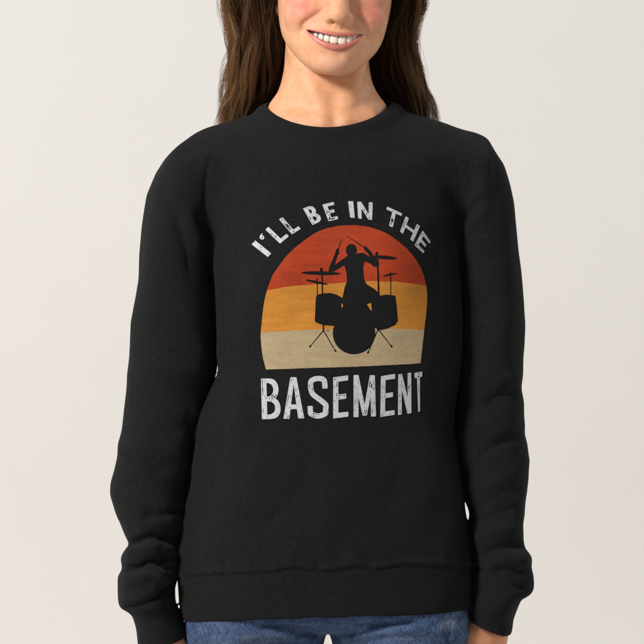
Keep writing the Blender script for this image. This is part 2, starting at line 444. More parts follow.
# torso drape
stroke([(222,318),(240,330),(262,345)], 2.5*mm, 9, taper=.4)
stroke([(217,345),(232,372),(240,410),(236,450)], 3.5*mm, 10, taper=.35)
stroke([(222,400),(222,440),(214,480),(206,520)], -3*mm, 9, taper=.35)
stroke([(262,440),(250,480),(236,520),(226,552)], 2.6*mm, 12, taper=.4)
stroke([(320,440),(300,485),(272,520),(240,548)], -2.4*mm, 11, taper=.4)
stroke([(360,450),(340,500),(310,540),(290,566)], 2.2*mm, 13, taper=.4)
stroke([(400,440),(394,490),(374,540)], -2.2*mm, 12, taper=.4)
stroke([(430,400),(432,450),(424,500),(410,550)], 3.0*mm, 12, taper=.4)
stroke([(448,330),(446,380),(442,430),(446,480)], -3.2*mm, 8, taper=.4)
stroke([(436,190),(438,240),(436,290),(438,340)], -3.5*mm, 10, taper=.35)
stroke([(452,470),(452,510),(456,545)], 2.5*mm, 6, taper=.35)
stroke([(250,150),(255,180),(246,215),(236,250)], -1.6*mm, 12, taper=.4)
stroke([(230,250),(236,290),(232,320)], -2.6*mm, 9, taper=.4)
stroke([(300,540),(292,556),(284,566)], 1.6*mm, 5, taper=.3)
stroke([(356,545),(352,558),(348,566)], 1.6*mm, 5, taper=.3)
# hem seam with the gathers just above and below it
hemseam = [(176,578),(200,576.5),(226,574.5),(250,574.3),(273,572.6),(286,570),(294,568.6),(306,570.5),(318,572.2),(330,571.5),(342,570.2),(350,568),(358,567.4),(366,569),(374,570.3),(388,568.5),(403,566),(420,566.4),(436,567),(455,566.5),(474,567)]
stroke(hemseam, -2.0*mm, 1.3, taper=.0, spl=False)
stroke([(a, b-3.5) for a, b in hemseam], 2.0*mm, 2.6, taper=.0, spl=False)
for i in range(26):
    x0 = random.uniform(190, 462); L_ = random.uniform(6, 22); yb_ = float(np.interp(x0, *zip(*hemseam)))
    stroke([(x0, yb_-1), (x0+random.uniform(-3, 3), yb_-L_*0.5), (x0+random.uniform(-6, 6), yb_-L_)], random.choice((-1, 1))*random.uniform(.5, 1.0)*mm, random.uniform(2, 4.5), taper=.3)
# soft random drape everywhere (also the back)
def nz(P, s, seed):
    return np.fromiter((mnoise.noise(Vector((p[0]*s+seed, p[1]*s, p[2]*s*0.6))) for p in P), float, len(P))
step = V[::1]
lowf = nz(V, 14.0, 3.1)
midf = nz(V, 34.0, 9.7)
disp += 0.0030*lowf + 0.0012*midf
# crumples: ridges running across the lower sleeves, longer soft ones slanting over the body
Kp = CD/(CD+V[:,1]); Ux, Uy = U[:,0], U[:,1]
slv = np.clip((np.interp(Uy, [p[0] for p in sl], [p[2] for p in sl])+1-Ux)/4, 0, 1)+np.clip((Ux-np.interp(Uy, [p[0] for p in sr], [p[1] for p in sr])+1)/4, 0, 1)
slv = np.clip(slv, 0, 1)*(Uy > 150)
r1 = np.zeros(len(V)); r2 = np.zeros(len(V))
for i_, p in enumerate(V):
    tilt = 0.35*p[0]*(1 if p[0] < 0 else -1)
    r1[i_] = 1-2.4*abs(mnoise.noise(Vector((p[0]*9+4, p[1]*9, (p[2]+tilt)*27))))
    a_ = p[2]+0.9*abs(p[0]); 
    r2[i_] = 1-2.4*abs(mnoise.noise(Vector((p[0]*7-0.6*p[2]*7*(1 if p[0] < 0 else -1), p[1]*5+7, a_*7))))
disp += slv*front*np.interp(Uy, [180, 300, 380, 440, 560, 600, 612], [0, .0010, .0028, .0034, .0034, .0014, 0])*r1
disp += (1-slv)*np.interp(Uy, [140, 200, 360, 430, 555, 568, 575], [0, .0006, .0010, .0022, .0024, .001, .0])*r2*np.clip(1-0.85*np.exp(-((Ux-342)/95)**2-((Uy-320)/120)**4), 0, 1)
disp = smooth_vals(disp, F, 1)
V = (V+N*disp[:,None]).astype(f32)
V = laplace(V, F, 1, 0.3)
U = proj(V)

sweat = None
fc = V[F].mean(1); fu = proj(fc)
inhem = (fu[:,1] > np.interp(fu[:,0], *zip(*hemseam))) & (fc[:,0] > PX(176)) & (fc[:,0] < PX(474)) & (fc[:,2] < PZ(560, -.1))
# keep sleeves out of the hem group
wid_l = np.interp(fc[:,2], np.sort(PZ([r_[0] for r_ in sl])), np.array([r_[2] for r_ in sl])[np.argsort(PZ([r_[0] for r_ in sl]))])
wid_r = np.interp(fc[:,2], np.sort(PZ([r_[0] for r_ in sr])), np.array([r_[1] for r_ in sr])[np.argsort(PZ([r_[0] for r_ in sr]))])
fx0 = 322+fc[:,0]/S
isl = fx0 < wid_l+0.8; isr = fx0 > wid_r-0.8
# back hem: same height band as the front
inhem = np.where(fc[:,1] > 0.0, (fc[:,2] < PZ(571, -.122)) & True, inhem) & ~isl & ~isr
cl = isl & (fu[:,1] > np.interp(fu[:,0], [118, 122, 134, 150, 164, 177], [606, 606, 607, 601, 592, 580]))
cr = isr & (fu[:,1] > np.interp(fu[:,0], [474, 484, 496, 512, 526], [566, 572, 578, 584, 591])) & (fc[:,2] < 0.9)
grp = np.zeros(len(F), int); grp[inhem] = 1; grp[cl] = 2; grp[cr] = 3
def sub(gi):
    f = F[grp == gi]; u, inv = np.unique(f, return_inverse=True)
    return V[u], inv.reshape(f.shape)
v_, f_ = sub(0); sweat = make_mesh('sweatshirt', v_, f_, [M_fab], person)
v_, f_ = sub(1); make_mesh('hem_band', v_, f_, [M_rib], sweat)
v_, f_ = sub(2); make_mesh('cuff', v_, f_, [M_rib], sweat)
v_, f_ = sub(3); make_mesh('cuff', v_, f_, [M_rib], sweat)
bvh = BVHTree.FromPolygons([tuple(map(float, p)) for p in V], [tuple(map(int, q)) for q in F])
print('shirt done', time.time()-T0)

# ------------------------------------------------------------------ collar (a rib band, lofted round the neck opening)
def ring_pt(ang, frac):
    """ang 0 = image right, 90 deg = front; frac 0 top edge, 1 lower seam"""
    c, s_ = math.cos(ang), math.sin(ang)      # s_>0: front
    a_top, a_bot = 0.0762, 0.0925
    bf_top, bf_bot = 0.070, 0.083
    bb_top, bb_bot = 0.060, 0.076
    a = a_top+(a_bot-a_top)*frac
    bb = (bf_top+(bf_bot-bf_top)*frac) if s_ > 0 else (bb_top+(bb_bot-bb_top)*frac)
    x = nx_+a*c; y = ny_-bb*s_
    # heights, measured in photo pixels: sides 104, front dips to 127.5
    t = max(0, s_)
    if s_ >= 0: pt = 104-1.3*c+(127.6-104)*(t**1.5)
    else: pt = 104-1.3*c-6*(-s_)
    wid = (8.0+3.5*t) if s_ >= 0 else 9.0
    z = float(PZ(pt+wid*frac, y))
    return Vector((x, y, z))
NA = 220; secs = []
for i in range(NA):
    a = 2*math.pi*i/NA
    q = []
    for fr in (1.12, 1.0, 0.8, 0.55, 0.3, 0.12, 0.0):
        p = ring_pt(a, fr)
        out = Vector((math.cos(a), -math.sin(a), 0.55)).normalized()
        if fr >= 0.99: push = -0.0015 if fr > 1.05 else 0.0006
        else: push = 0.0028*math.sin(math.pi*min(1, fr+0.12))**0.5
        # sit on the cloth: nearest shirt point pulls the lower edge down on to it
        if fr > 0.5:
            hit = bvh.ray_cast(p+Vector((0, 0, 0.05)), Vector((0, 0, -1)))
            if hit[0] is not None and hit[1].z > 0.1:
                w_ = (fr-0.5)/0.5; w_ = min(1, w_)
                p = p.lerp(Vector((p.x, p.y, hit[0].z)), w_ if abs(hit[0].z-p.z) < 0.03 else 0)
        q.append(p+out*push)
    top = ring_pt(a, 0.0); inn = Vector((-math.cos(a), math.sin(a), 0))
    q.append(top+inn*0.0012+Vector((0, 0, 0.0004)))
    q.append(top+inn*0.0022+Vector((0, 0, -0.0012)))
    q.append(top+inn*0.0020+Vector((0, 0, -0.006)))
    q.append(top+inn*0.0005+Vector((0, 0, -0.016)))
    secs.append(q)
A = np.array([[list(p) for p in q] for q in secs])      # NA, k, 3
for _ in range(6):
    A = 0.5*A+0.25*(np.roll(A, 1, 0)+np.roll(A, -1, 0))
k = A.shape[1]
Fq = []
for i in range(NA):
    j = (i+1) % NA
    for q in range(k-1): Fq.append((i*k+q, i*k+q+1, j*k+q+1, j*k+q))
col = make_mesh('collar', A.reshape(-1, 3), np.array(Fq), [M_rib], sweat)
ms = col.modifiers.new('subsurf', 'SUBSURF'); ms.levels = 2; ms.render_levels = 2

# ------------------------------------------------------------------ the print on the chest
def poly_sdf(P, GX, GY):
    P = np.array(P, float); d = np.full(GX.shape, 1e9); s = np.ones(GX.shape)
    for i in range(len(P)):
        a, b = P[i], P[i-1]; e = b-a; wx = GX-a[0]; wy = GY-a[1]
        t = np.clip((wx*e[0]+wy*e[1])/(e@e+1e-12), 0, 1)
        d = np.minimum(d, (wx-e[0]*t)**2+(wy-e[1]*t)**2)
        c1 = GY >= a[1]; c2 = GY < b[1]; c3 = e[0]*wy > e[1]*wx
        m = (c1 & c2 & c3) | (~c1 & ~c2 & ~c3)
        s = np.where(m, -s, s)
    return s*np.sqrt(d)
def cap2(a, b, r, GX, GY, r2=None):
    a = np.array(a, float); b = np.array(b, float); e = b-a
    t = np.clip(((GX-a[0])*e[0]+(GY-a[1])*e[1])/(e@e+1e-12), 0, 1)
    return np.hypot(GX-a[0]-t*e[0], GY-a[1]-t*e[1])-(r+((r2 if r2 is not None else r)-r)*t)
def ell2(c, rx, ry, deg, GX, GY):
    t = math.radians(deg); dx = GX-c[0]; dy = GY-c[1]
    u = dx*math.cos(t)+dy*math.sin(t); v = -dx*math.sin(t)+dy*math.cos(t)
    k0 = np.hypot(u/rx, v/ry); k1 = np.hypot(u/rx**2, v/ry**2)
    return k0*(k0-1)/np.maximum(k1, 1e-6)

CAM = Vector((0, -CD, ZC))
def drape(name, fields, x0, y0, h, mats, parent, off):
    """fields: list of (nx,ny) sdf arrays (negative inside), one per material. Marching squares, then laid on the cloth."""
    allv = {}; verts = []; faces = []; fm = []
    def vid(key, x, y):
        if key in allv: return allv[key]
        allv[key] = len(verts); verts.append((x, y)); return allv[key]
    for mi, Fd in enumerate(fields):
        nx, ny = Fd.shape
        s = Fd < 0
        cnt = s[:-1,:-1].astype(int)+s[1:,:-1]+s[:-1,1:]+s[1:,1:]
        for i, j in np.argwhere(cnt > 0):
            cs = [(i, j), (i+1, j), (i+1, j+1), (i, j+1)]
            if cnt[i, j] == 4:
                faces.append([vid((mi, a, b), x0+a*h, y0+b*h) for a, b in cs]); fm.append(mi); continue
            poly = []
            for q in range(4):
                a, b = cs[q], cs[(q+1) % 4]; fa, fb = Fd[a], Fd[b]
                if fa < 0: poly.append(vid((mi, *a), x0+a[0]*h, y0+a[1]*h))
                if (fa < 0) != (fb < 0):
                    t = fa/(fa-fb)
                    key = (mi, 'e', min(a, b), max(a, b))
                    poly.append(vid(key, x0+(a[0]+(b[0]-a[0])*t)*h, y0+(a[1]+(b[1]-a[1])*t)*h))
            if len(poly) >= 3: faces.append(poly); fm.append(mi)
    W = []
    for (px, py) in verts:
        d = Vector(((px-322)*S, CD, -(py-322)*S)).normalized()
        hit = bvh.ray_cast(CAM, d)
        p = hit[0] if hit[0] is not None else CAM+d*CD
        W.append(p-d*off)
    faces = [f[::-1] for f in faces]
    me = bpy.data.meshes.new(name); me.from_pydata([tuple(p) for p in W], [], faces)
    for m_ in mats: me.materials.append(m_)
    me.polygons.foreach_set('material_index', np.array(fm, np.int32))
    me.polygons.foreach_set('use_smooth', np.ones(len(fm), bool)); me.update()
    # normals should face the viewer side
    o = bpy.data.objects.new(name, me); C.objects.link(o); o.parent = parent
    return o

h2 = 0.45
gx0, gy0 = 250.0, 195.0
gx = gx0+np.arange(int(185/h2))*h2; gy = gy0+np.arange(int(230/h2))*h2
GX, GY = np.meshgrid(gx, gy, indexing='ij')
def n2(sx, sy, seed, X_=GX, Y_=GY):
    out = np.zeros(X_.shape)
    for i in range(X_.shape[0]):
        for j in range(X_.shape[1]):
            out[i, j] = mnoise.noise(Vector((X_[i, j]*sx+seed, Y_[i, j]*sy, seed)))
    return out
dome = [(266,369.4),(263.4,360),(261.6,349.3),(260.7,335),(262,319),(264,303),(267,290.4),(272.3,276),(277.3,268.3),(288,254.3),(302,242),(317.6,231.8),(333,226.8),(347,225.2),(358,225.4),(371,227.6),(386.6,233.4),(402,244.3),
        (414.5,257.5),(422.3,271.4),(426.2,285.4),(427.2,299.4),(426.2,313),(423.4,338),(420.6,363.3),(400,364.6),(370,366),(340,367.2),(310,368),(290,368.8)]
D = crs(dome[1:-6], 5)
D = list(map(tuple, D))+[(420.6,363.3)]+dome[-5:]+[dome[0]]
wob = n2(0.35, 0.35, 2.0); wob2 = n2(1.3, 1.3, 5.0)
fd = poly_sdf(D, GX, GY)+0.25*wob+0.22*wob2
# the drummer and the drum kit are left unprinted
def K(x, y): return (295+x/5.364, 235+y/5.364)
k5 = 1/5.364
sil = ell2(K(303,83), 30*k5, 35*k5, 0, GX, GY)
def add(d):
    global sil
    sil = np.minimum(sil, d)
add(poly_sdf([K(*p) for p in [(258,130),(275,116),(290,108),(325,103),(350,97),(375,104),(402,132),(372,146),(366,180),(371,238),(385,265),(420,285),(452,312),(452,345),(448,420),(438,500),(240,500),(250,420),(256,352),(256,330),(268,275),(279,250),(276,200),(264,160)]], GX, GY))
for a, b, r1, r2 in [((266,142),(203,186),17,12),((194,186),(222,106),13,8.5),((226,98),(229,80),10.5,8),((228,88),(250,29),3,1.6),((362,114),(430,152),18,14),((438,156),(396,88),14,9),((388,84),(378,70),10.5,9),((380,72),(278,4),3.2,1.6),
      ((145,180),(148,330),4,4),((120,240),(120,330),2.6,2.6),((443,96),(450,335),4.5,5),((513,200),(514,330),2.6,2.6),((152,480),(153,512),4.5,4),((153,512),(82,597),3,2.4),((153,512),(216,622),3,2.4),((447,506),(517,597),3,2.4),((445,508),(393,630),3,2.4),
      ((82,597),(80,599),5.5,5),((216,620),(218,623),5.5,5),((517,596),(519,599),5.5,5),((393,628),(391,632),5.5,5),((118,240),(118,232),4,2.5),((140,190),(140,180),6,4),((438,105),(438,96),8,5),((512,206),(512,203),5,3),((170,513),(182,513),2.2,2.2),
      ((200,186),(186,192),8,5),((420,158),(446,170),9,5)]:
    add(cap2(K(*a), K(*b), r1*k5, GX, GY, r2*k5))
for c, rx, ry, dg in [((139,205),105,10.5,1.5),((115,253),61,7,12),((482,121),66,10,4),((510,213),39,5,-11),((317,528),114,112,0)]:
    add(ell2(K(*c), rx*k5, ry*k5, dg, GX, GY))
TRI = np.minimum(poly_sdf([K(*p) for p in [(386,371),(408,364),(413,408),(402,398)]], GX, GY), poly_sdf([K(*p) for p in [(251,366),(258,378),(254,394),(248,380)]], GX, GY))
tomL = [(113,332),(125,320),(150,314),(190,312),(222,320),(250,336),(268,346),(262,480),(215,487),(160,484),(125,474),(107,464)]
tomR = [(444,332),(455,326),(490,321),(538,326),(546,390),(552,460),(538,482),(500,500),(465,509),(440,508),(436,490),(436,420)]
add(poly_sdf([K(*p) for p in tomL], GX, GY)-0.2); add(poly_sdf([K(*p) for p in tomR], GX, GY)-0.2)
sil = np.maximum(sil, -TRI)
fd2 = np.maximum(fd, -sil)
b1 = np.interp(gx, [260,268,286,304,339,366,396,427], [291.5,290.4,286.8,285,283,281,281.5,285.9])[:,None]+0.4*wob
b2 = np.interp(gx, [260,286,316,360,400,425], [332.6,331,329.5,329,328.7,330])[:,None]+0.5*wob
red = np.maximum(fd2, GY-b1); org = np.maximum(np.maximum(fd2, b1-GY), GY-b2); crm = np.maximum(fd2, b2-GY)
drape('sunset_print', [red, org, crm], gx0, gy0, h2, [M_red, M_org, M_crm], sweat, 0.0007)
print('sunset', time.time()-T0)

# lettering ------------------------------------------------------
def quadmap(Q):
    TL, TR, BR, BL = [np.array(q, float) for q in Q]
    def f(u, v): return TL*(1-u)*(1-v)+TR*u*(1-v)+BR*u*v+BL*(1-u)*v      # v down
    w = (np.linalg.norm(TR-TL)+np.linalg.norm(BR-BL))/2; hh = (np.linalg.norm(BL-TL)+np.linalg.norm(BR-TR))/2
    return f, w, hh
words = {}
def glyph(ch, Q, t, tb=None):
    lt = words.setdefault(WORD, np.full(GX.shape, 50.0))
    f, w, hh = quadmap(Q); tb = tb or t
    tx, ty = t/w, tb/hh
    allp = np.array(Q); m = 4
    i0, i1 = int((allp[:,0].min()-m-gx0)/h2), int((allp[:,0].max()+m-gx0)/h2); j0, j1 = int((allp[:,1].min()-m-gy0)/h2), int((allp[:,1].max()+m-gy0)/h2)
    sl_ = (slice(max(0, i0), i1), slice(max(0, j0), j1)); gx_, gy_ = GX[sl_], GY[sl_]
    P = lambda pts: poly_sdf([f(*p) for p in pts], gx_, gy_)
    R = lambda a, b, c, d: P([(a, b), (c, b), (c, d), (a, d)])
    def SW(pts, r):
        q = [f(*p) for p in crs(pts, 8)]
        d = np.full(gx_.shape, 50.0)
        for i in range(len(q)-1): d = np.minimum(d, cap2(q[i], q[i+1], r, gx_, gy_))
        return d
    if ch == 'I': d = R(0, 0, 1, 1)
    elif ch == 'L': d = np.minimum(R(0, 0, tx, 1), R(0, 1-ty, 1, 1))
    elif ch == 'E': d = np.minimum(np.minimum(R(0, 0, tx, 1), R(0, 0, 1, ty)), np.minimum(R(0, 1-ty, 1, 1), R(0, .5-ty*.52, .86, .5+ty*.48)))
    elif ch == 'T': d = np.minimum(R(0, 0, 1, ty), R(.5-tx/2, 0, .5+tx/2, 1))
    elif ch == 'H': d = np.minimum(np.minimum(R(0, 0, tx, 1), R(1-tx, 0, 1, 1)), R(0, .5-ty*.45, 1, .5+ty*.45))
    elif ch == 'N': d = np.minimum(np.minimum(R(0, 0, tx, 1), R(1-tx, 0, 1, 1)), P([(0, 0), (tx*1.05, 0), (1, 1), (1-tx*1.05, 1)]))
    elif ch == 'M':
        d = np.minimum(R(0, 0, tx, 1), R(1-tx, 0, 1, 1))
        d = np.minimum(d, P([(0, 0), (tx*1.05, 0), (.5+tx*.42, .97), (.5-tx*.42, .97)])); d = np.minimum(d, P([(1, 0), (1-tx*1.05, 0), (.5-tx*.42, .97), (.5+tx*.42, .97)]))
    elif ch == 'A':
        d = P([(.34, 0), (.64, 0), (1, 1), (1-tx*1.05, 1), (.5, .16), (tx*1.05, 1), (0, 1)])
        d = np.minimum(d, R(.24, .66, .76, .66+ty))
    elif ch == 'B':
        def lobe(x1, y0_, y1_, ins):
            o = [(0+ins, y0_)]
            c_ = (y0_+y1_)/2; rv = (y1_-y0_)/2; rh = min(.55, x1*.6)
            for q in range(13):
                a = -math.pi/2+math.pi*q/12
                o.append((x1-rh+rh*np.sign(math.cos(a))*abs(math.cos(a))**.75, c_+rv*math.sin(a)))
            o.append((0+ins, y1_)); return o
        d = np.minimum(P(lobe(.93, 0, .54, 0)), P(lobe(1.0, .47, 1, 0)))
        c1 = P(lobe(.93-tx, ty*.9, .54-ty*.75, tx)); c2 = P(lobe(1-tx, .47+ty*.75, 1-ty*.9, tx))
        d = np.maximum(d, -np.minimum(c1, c2))
    elif ch == 'S':
        a = tx*.5; b_ = ty*.5
        d = SW([(1-a, .30), (1-a, .19), (.80, b_+.03), (.5, b_), (.18, b_+.045), (a, .2), (a+.02, .31), (.26, .43), (.60, .56), (.88, .68), (1-a, .80), (.84, .95-b_), (.5, 1-b_), (.18, .95-b_), (a, .83), (a-.01, .73)], t/2)
        d = np.maximum(d, -R(.66, .30, 1.5, .44)); d = np.maximum(d, -R(-.5, .56, .34, .70))
    lt[sl_] = np.minimum(lt[sl_], d)
# I'LL BE IN THE, each letter where it stands on its arc
WORD = 'a'
glyph('I', [(251.6,244.3),(255.4,240.5),(271.2,253.4),(267.8,257.0)], 4.6)
glyph('L', [(265.3,229.5),(274.1,222.2),(288.8,236.2),(280,243.6)], 4.1, 3.4)
glyph('L', [(279.1,219.4),(287.7,213.9),(300.8,228.8),(292,234.3)], 4.1, 3.4)
WORD = 'b'
glyph('B', [(303,208.5),(313.6,204.4),(322.6,220.6),(312.4,225)], 3.9, 3.0)
glyph('E', [(322.3,204.6),(333.6,201.8),(338.2,219),(328.6,221.3)], 4.1, 3.1)
WORD = 'c'
glyph('I', [(348.1,201.2),(353.1,201.2),(354.8,217.8),(350.2,217.6)], 5)
glyph('N', [(357.2,201.6),(372.7,202.5),(372.1,219.9),(358.2,218.4)], 3.7, 3.6)
WORD = 'd'
glyph('T', [(387.2,206.6),(402,213.4),(399.2,229.6),(382.6,223.6)], 3.9, 2.8)
glyph('H', [(405.8,216.0),(420.0,226.2),(413.2,241.6),(400.0,231.6)], 3.8, 3.0)
glyph('E', [(422.6,230.4),(430.6,241.6),(423.2,253.2),(414.6,245.2)], 3.6, 2.7)
sl_ = (slice(0, 60), slice(60, 120))
ap = np.minimum(ell2((261.9,237.4), 2.4, 2.1, 30, GX, GY), cap2((260.6,236.2), (262.0,233.8), 0.8, GX, GY, .5)); ap = np.maximum(ap, -ell2((262.1,237.5), .7, .6, 0, GX, GY))
words['a'] = np.minimum(words['a'], ap)
# BASEMENT
WORD = 'e'
glyph('B', [(261,378.6),(279.4,378.2),(281,418.8),(262,419.2)], 5.3, 4.9)
glyph('A', [(283.6,377.4),(303.6,377),(304.2,418.3),(283.4,418.8)], 5.6, 4.6)
glyph('S', [(308.2,376.2),(327,375.6),(328.6,418.4),(307.6,418.8)], 5.2, 5.2)
glyph('E', [(333.2,377.4),(348.2,375.3),(348.4,416.6),(333.2,418.4)], 5.2, 5.0)
glyph('M', [(353.6,375.0),(374.8,375.2),(376,416.4),(353.6,417.2)], 4.8, 4.6)
glyph('E', [(380.9,376.2),(395.2,373.8),(394.6,414.8),(380.3,417)], 4.8, 4.8)
glyph('N', [(398.2,374.4),(411.2,372.6),(411.4,413.2),(398.0,415)], 3.7, 4)
glyph('T', [(414.4,373.0),(422.2,371.5),(421.6,410.8),(416.6,412.4)], 2.5, 5.2)
nA = n2(0.55, 0.22, 11.0); nB = n2(0.95, 0.95, 21.0); nC = n2(.12, .12, 31.0)
for lt in words.values():
    lt = lt+0.22*wob2
    inner = -lt
    groove = np.abs(inner-1.35)-(0.16+0.55*nC)         # worn line that follows the stroke edge
    crack = np.maximum(groove, -(nA+0.30*nC)*3.0)
    speck = np.where(inner > 0.55, (0.50-nB-0.3*nC)*2.0, 5)
    lt = np.maximum(lt, -np.minimum(crack, speck))
    drape('printed_word', [lt], gx0, gy0, h2, [M_wht], sweat, 0.0007)
print('print done', time.time()-T0)

# ------------------------------------------------------------------ head and neck
HS = 0.00118
chin = np.array([float(PX(331.5, -.085)), float(PZ(75.0, -.085))]); ROLL = math.radians(4.9); YAW = math.radians(3)
def Lc(px, py):
    """photo pixels on the face -> head-local (x, z) in mm"""
    x = float(PX(px, -.09))-chin[0]; z = float(PZ(py, -.09))-chin[1]
    c, s_ = math.cos(ROLL), math.sin(ROLL)
    return (x*c-z*s_)*1000, (x*s_+z*c)*1000
def Lm(px, py): return Lc(334+(px-334)*1.075+.6, py)
hh = 1.05
xs_, ys_, zs_, X, Y, Z = grid(-88, 88, -128, 116, -42, 240, hh)
head_tab = [ # z, xl, xr, front, back (mm, head-local; front is -y)
 (2,-15,15,-86,-54),(5,-23,23,-90,-42),(10,-31,31,-92.5,-28),(16,-37,37,-92.5,-12),(25,-45,45,-91,6),(34,-52.5,52.5,-91,22),(42,-57,57,-92,36),(52,-61,61,-92,56),(65,-64,64,-92,72),(80,-66.5,66.5,-91,86),(95,-68.5,68.5,-88,96),
 (115,-70,70,-86,102),(135,-73,73,-90,105),(155,-74,74,-91,105),(175,-72,72,-86,100),(195,-64,64,-72,88),(212,-48,48,-48,66),(224,-28,28,-22,40),(230,-6,6,0,16)]
Hd = stack_field(X, Y, Z, head_tab, n=2.25, sig=4, local=True)
Hd = smin(Hd, ellipsoid(X, Y, Z, (0, -83, 16), (19, 13.5, 13)), 7)
Hd = smin(Hd, ellipsoid(X, Y, Z, (0, -76, 40), (33, 22.5, 24)), 12)
for s_ in (-1, 1):
    Hd = smin(Hd, ellipsoid(X, Y, Z, (s_*39, -66, 70), (21, 19, 19)), 14)         # cheeks lifted by the smile
    Hd = smin(Hd, ellipsoid(X, Y, Z, (s_*38, -66, 100), (26, 20, 14)), 12)
    Hd = smax(Hd, -ellipsoid(X, Y, Z, (s_*31, -100, 117), (17, 17, 10)), 8)       # eye sockets
    Hd = smin(Hd, ellipsoid(X, Y, Z, (s_*30, -79, 116), (14.5, 12.5, 9.5)), 4)      # lids
    # ear
    e = ellipsoid(X, Y, Z, (s_*71, 14, 108), (5, 16, 30)); e = smax(e, -ellipsoid(X, Y, Z, (s_*77, 11, 110), (4.5, 10, 20)), 3)
    Hd = smin(Hd, e, 4); Hd = smin(Hd, ellipsoid(X, Y, Z, (s_*67.5, 8, 81), (4, 7, 8)), 5)
X0 = X; X = X-2.4
nose = capsule(X, Y, Z, (0, -89, 116), (0, -102, 78), 8, 10.5)
nose = smin(nose, ellipsoid(X, Y, Z, (0, -106.5, 68.5), (11, 9.5, 9)), 6)
for s_ in (-1, 1): nose = smin(nose, ellipsoid(X, Y, Z, (s_*11.6, -97, 66.5), (5.2, 9, 6.5)), 6)
nose = smin(nose, capsule(X, Y, Z, (0, -106, 66), (0, -97, 60), 4.5, 4.5), 4)
X = X0
Hd = smin(Hd, nose, 7)
for s_ in (-1, 1): Hd = smax(Hd, -ellipsoid(X, Y, Z, (2.4+s_*6.8, -102.5, 60.2), (3.3, 5.0, 3.4)), 1.8)
# lips: swept along measured lines
up_mid = [Lm(*p) for p in [(306.3,28.6),(311,29.6),(318,31.3),(326,33.6),(332,34.8),(337,35.3),(342,35.4),(349,34.9),(356,34.0),(362.2,33.2)]]
lo_mid = [Lm(*p) for p in [(306.3,28.6),(309.5,33.5),(314,38.2),(321,43.3),(329,46.6),(337,47.8),(345,46.0),(352,41.6),(358,36.5),(362.2,33.2)]]
def lipy(x): return -99.5+15.0*(abs(x)/30)**2.0
def sweep_lip(mid, r0, push, D):
    M_ = crs(mid, 3); n_ = len(M_)
    for i in range(n_-1):
        ta, tb = i/(n_-1), (i+1)/(n_-1)
        ra = r0*(0.34+0.66*math.sin(math.pi*ta)**0.8); rb = r0*(0.34+0.66*math.sin(math.pi*tb)**0.8)
        D = np.minimum(D, capsule(X, Y, Z, (M_[i][0], lipy(M_[i][0])+push+(r0-ra)*.6, M_[i][1]), (M_[i+1][0], lipy(M_[i+1][0])+push+(r0-rb)*.6, M_[i+1][1]), ra, rb))
    return D
big = np.full(Hd.shape, 50, f32)
Hd = smin(Hd, sweep_lip(up_mid, 3.1, 2.2, big), 2.6)
Hd = smin(Hd, sweep_lip(lo_mid, 4.3, 1.6, big), 2.2)
# mouth opening between the lips
open_top = [(307.5,29.2),(313,30.9),(319,32.8),(326,35.0),(332,36.3),(338,36.8),(344,36.7),(350,36.1),(356,35.0),(361,33.7)]
open_bot = [(357,36.6),(353,39.4),(348,42.2),(343,44.2),(337,45.0),(330,43.9),(323,41.0),(317,37.4),(312,33.4)]
mo = np.array([Lm(*p) for p in open_top+open_bot])
ax_, az_ = xs_, zs_
GXm, GZm = np.meshgrid(ax_, az_, indexing='ij')
m2 = np.full(GXm.shape, 40.0)
selx = (ax_ > -45) & (ax_ < 45); selz = (az_ > 10) & (az_ < 62)
ix = np.ix_(selx, selz); m2[ix] = poly_sdf(mo, GXm[ix], GZm[ix])
cav = np.maximum(m2.astype(f32)[:,None,:], Y+66)
Hd = smax(Hd, -cav, 1.2)
V, F = surface_nets(Hd.astype(f32), xs_, ys_, zs_)
del Hd
V = laplace(V, F, 3)
# creases on the face
N = normals(V, F); disp = np.zeros(len(V)); UU = V[:, [0, 2]].astype(float); frontm = (N[:,1] < 0.15)
def fstroke(P, h, w, taper=.3, loc=False):
    Q = crs(P if loc else [Lc(*p) for p in P], 5)
    d, par, side = poly_dist(Q, UU)
    tp = np.clip(np.minimum(par, 1-par)/taper, 0, 1); tp = tp*tp*(3-2*tp)
    disp[:] += 1.3*h*np.exp(-(d/w)**2)*tp*frontm
fstroke([(326,6),(318,13),(310,18.5),(303.5,23.5),(300.5,30),(302,36)], -1.9, 2.6)
fstroke([(321,3),(311,10),(301,17),(295,26)], 1.2, 5.5)
fstroke([(353.5,8),(360.5,15),(366.5,22.5),(370,29.5),(369,37)], -1.8, 2.5)
fstroke([(360,5),(368,14),(374,25)], 1.0, 5.5)
fstroke([(302.5,26),(301.5,29.5),(303,34)], -1.2, 1.3)
fstroke([(366.4,29.5),(368,33.5),(366.6,37.5)], -1.2, 1.3)
fstroke([(337.8,24),(336.5,28),(336,31)], -0.7, 1.6, .25)
fstroke([(318,51),(328,55.5),(337,56.5),(346,54)], -1.2, 3.5)
V = (V+N*disp[:,None]).astype(f32)
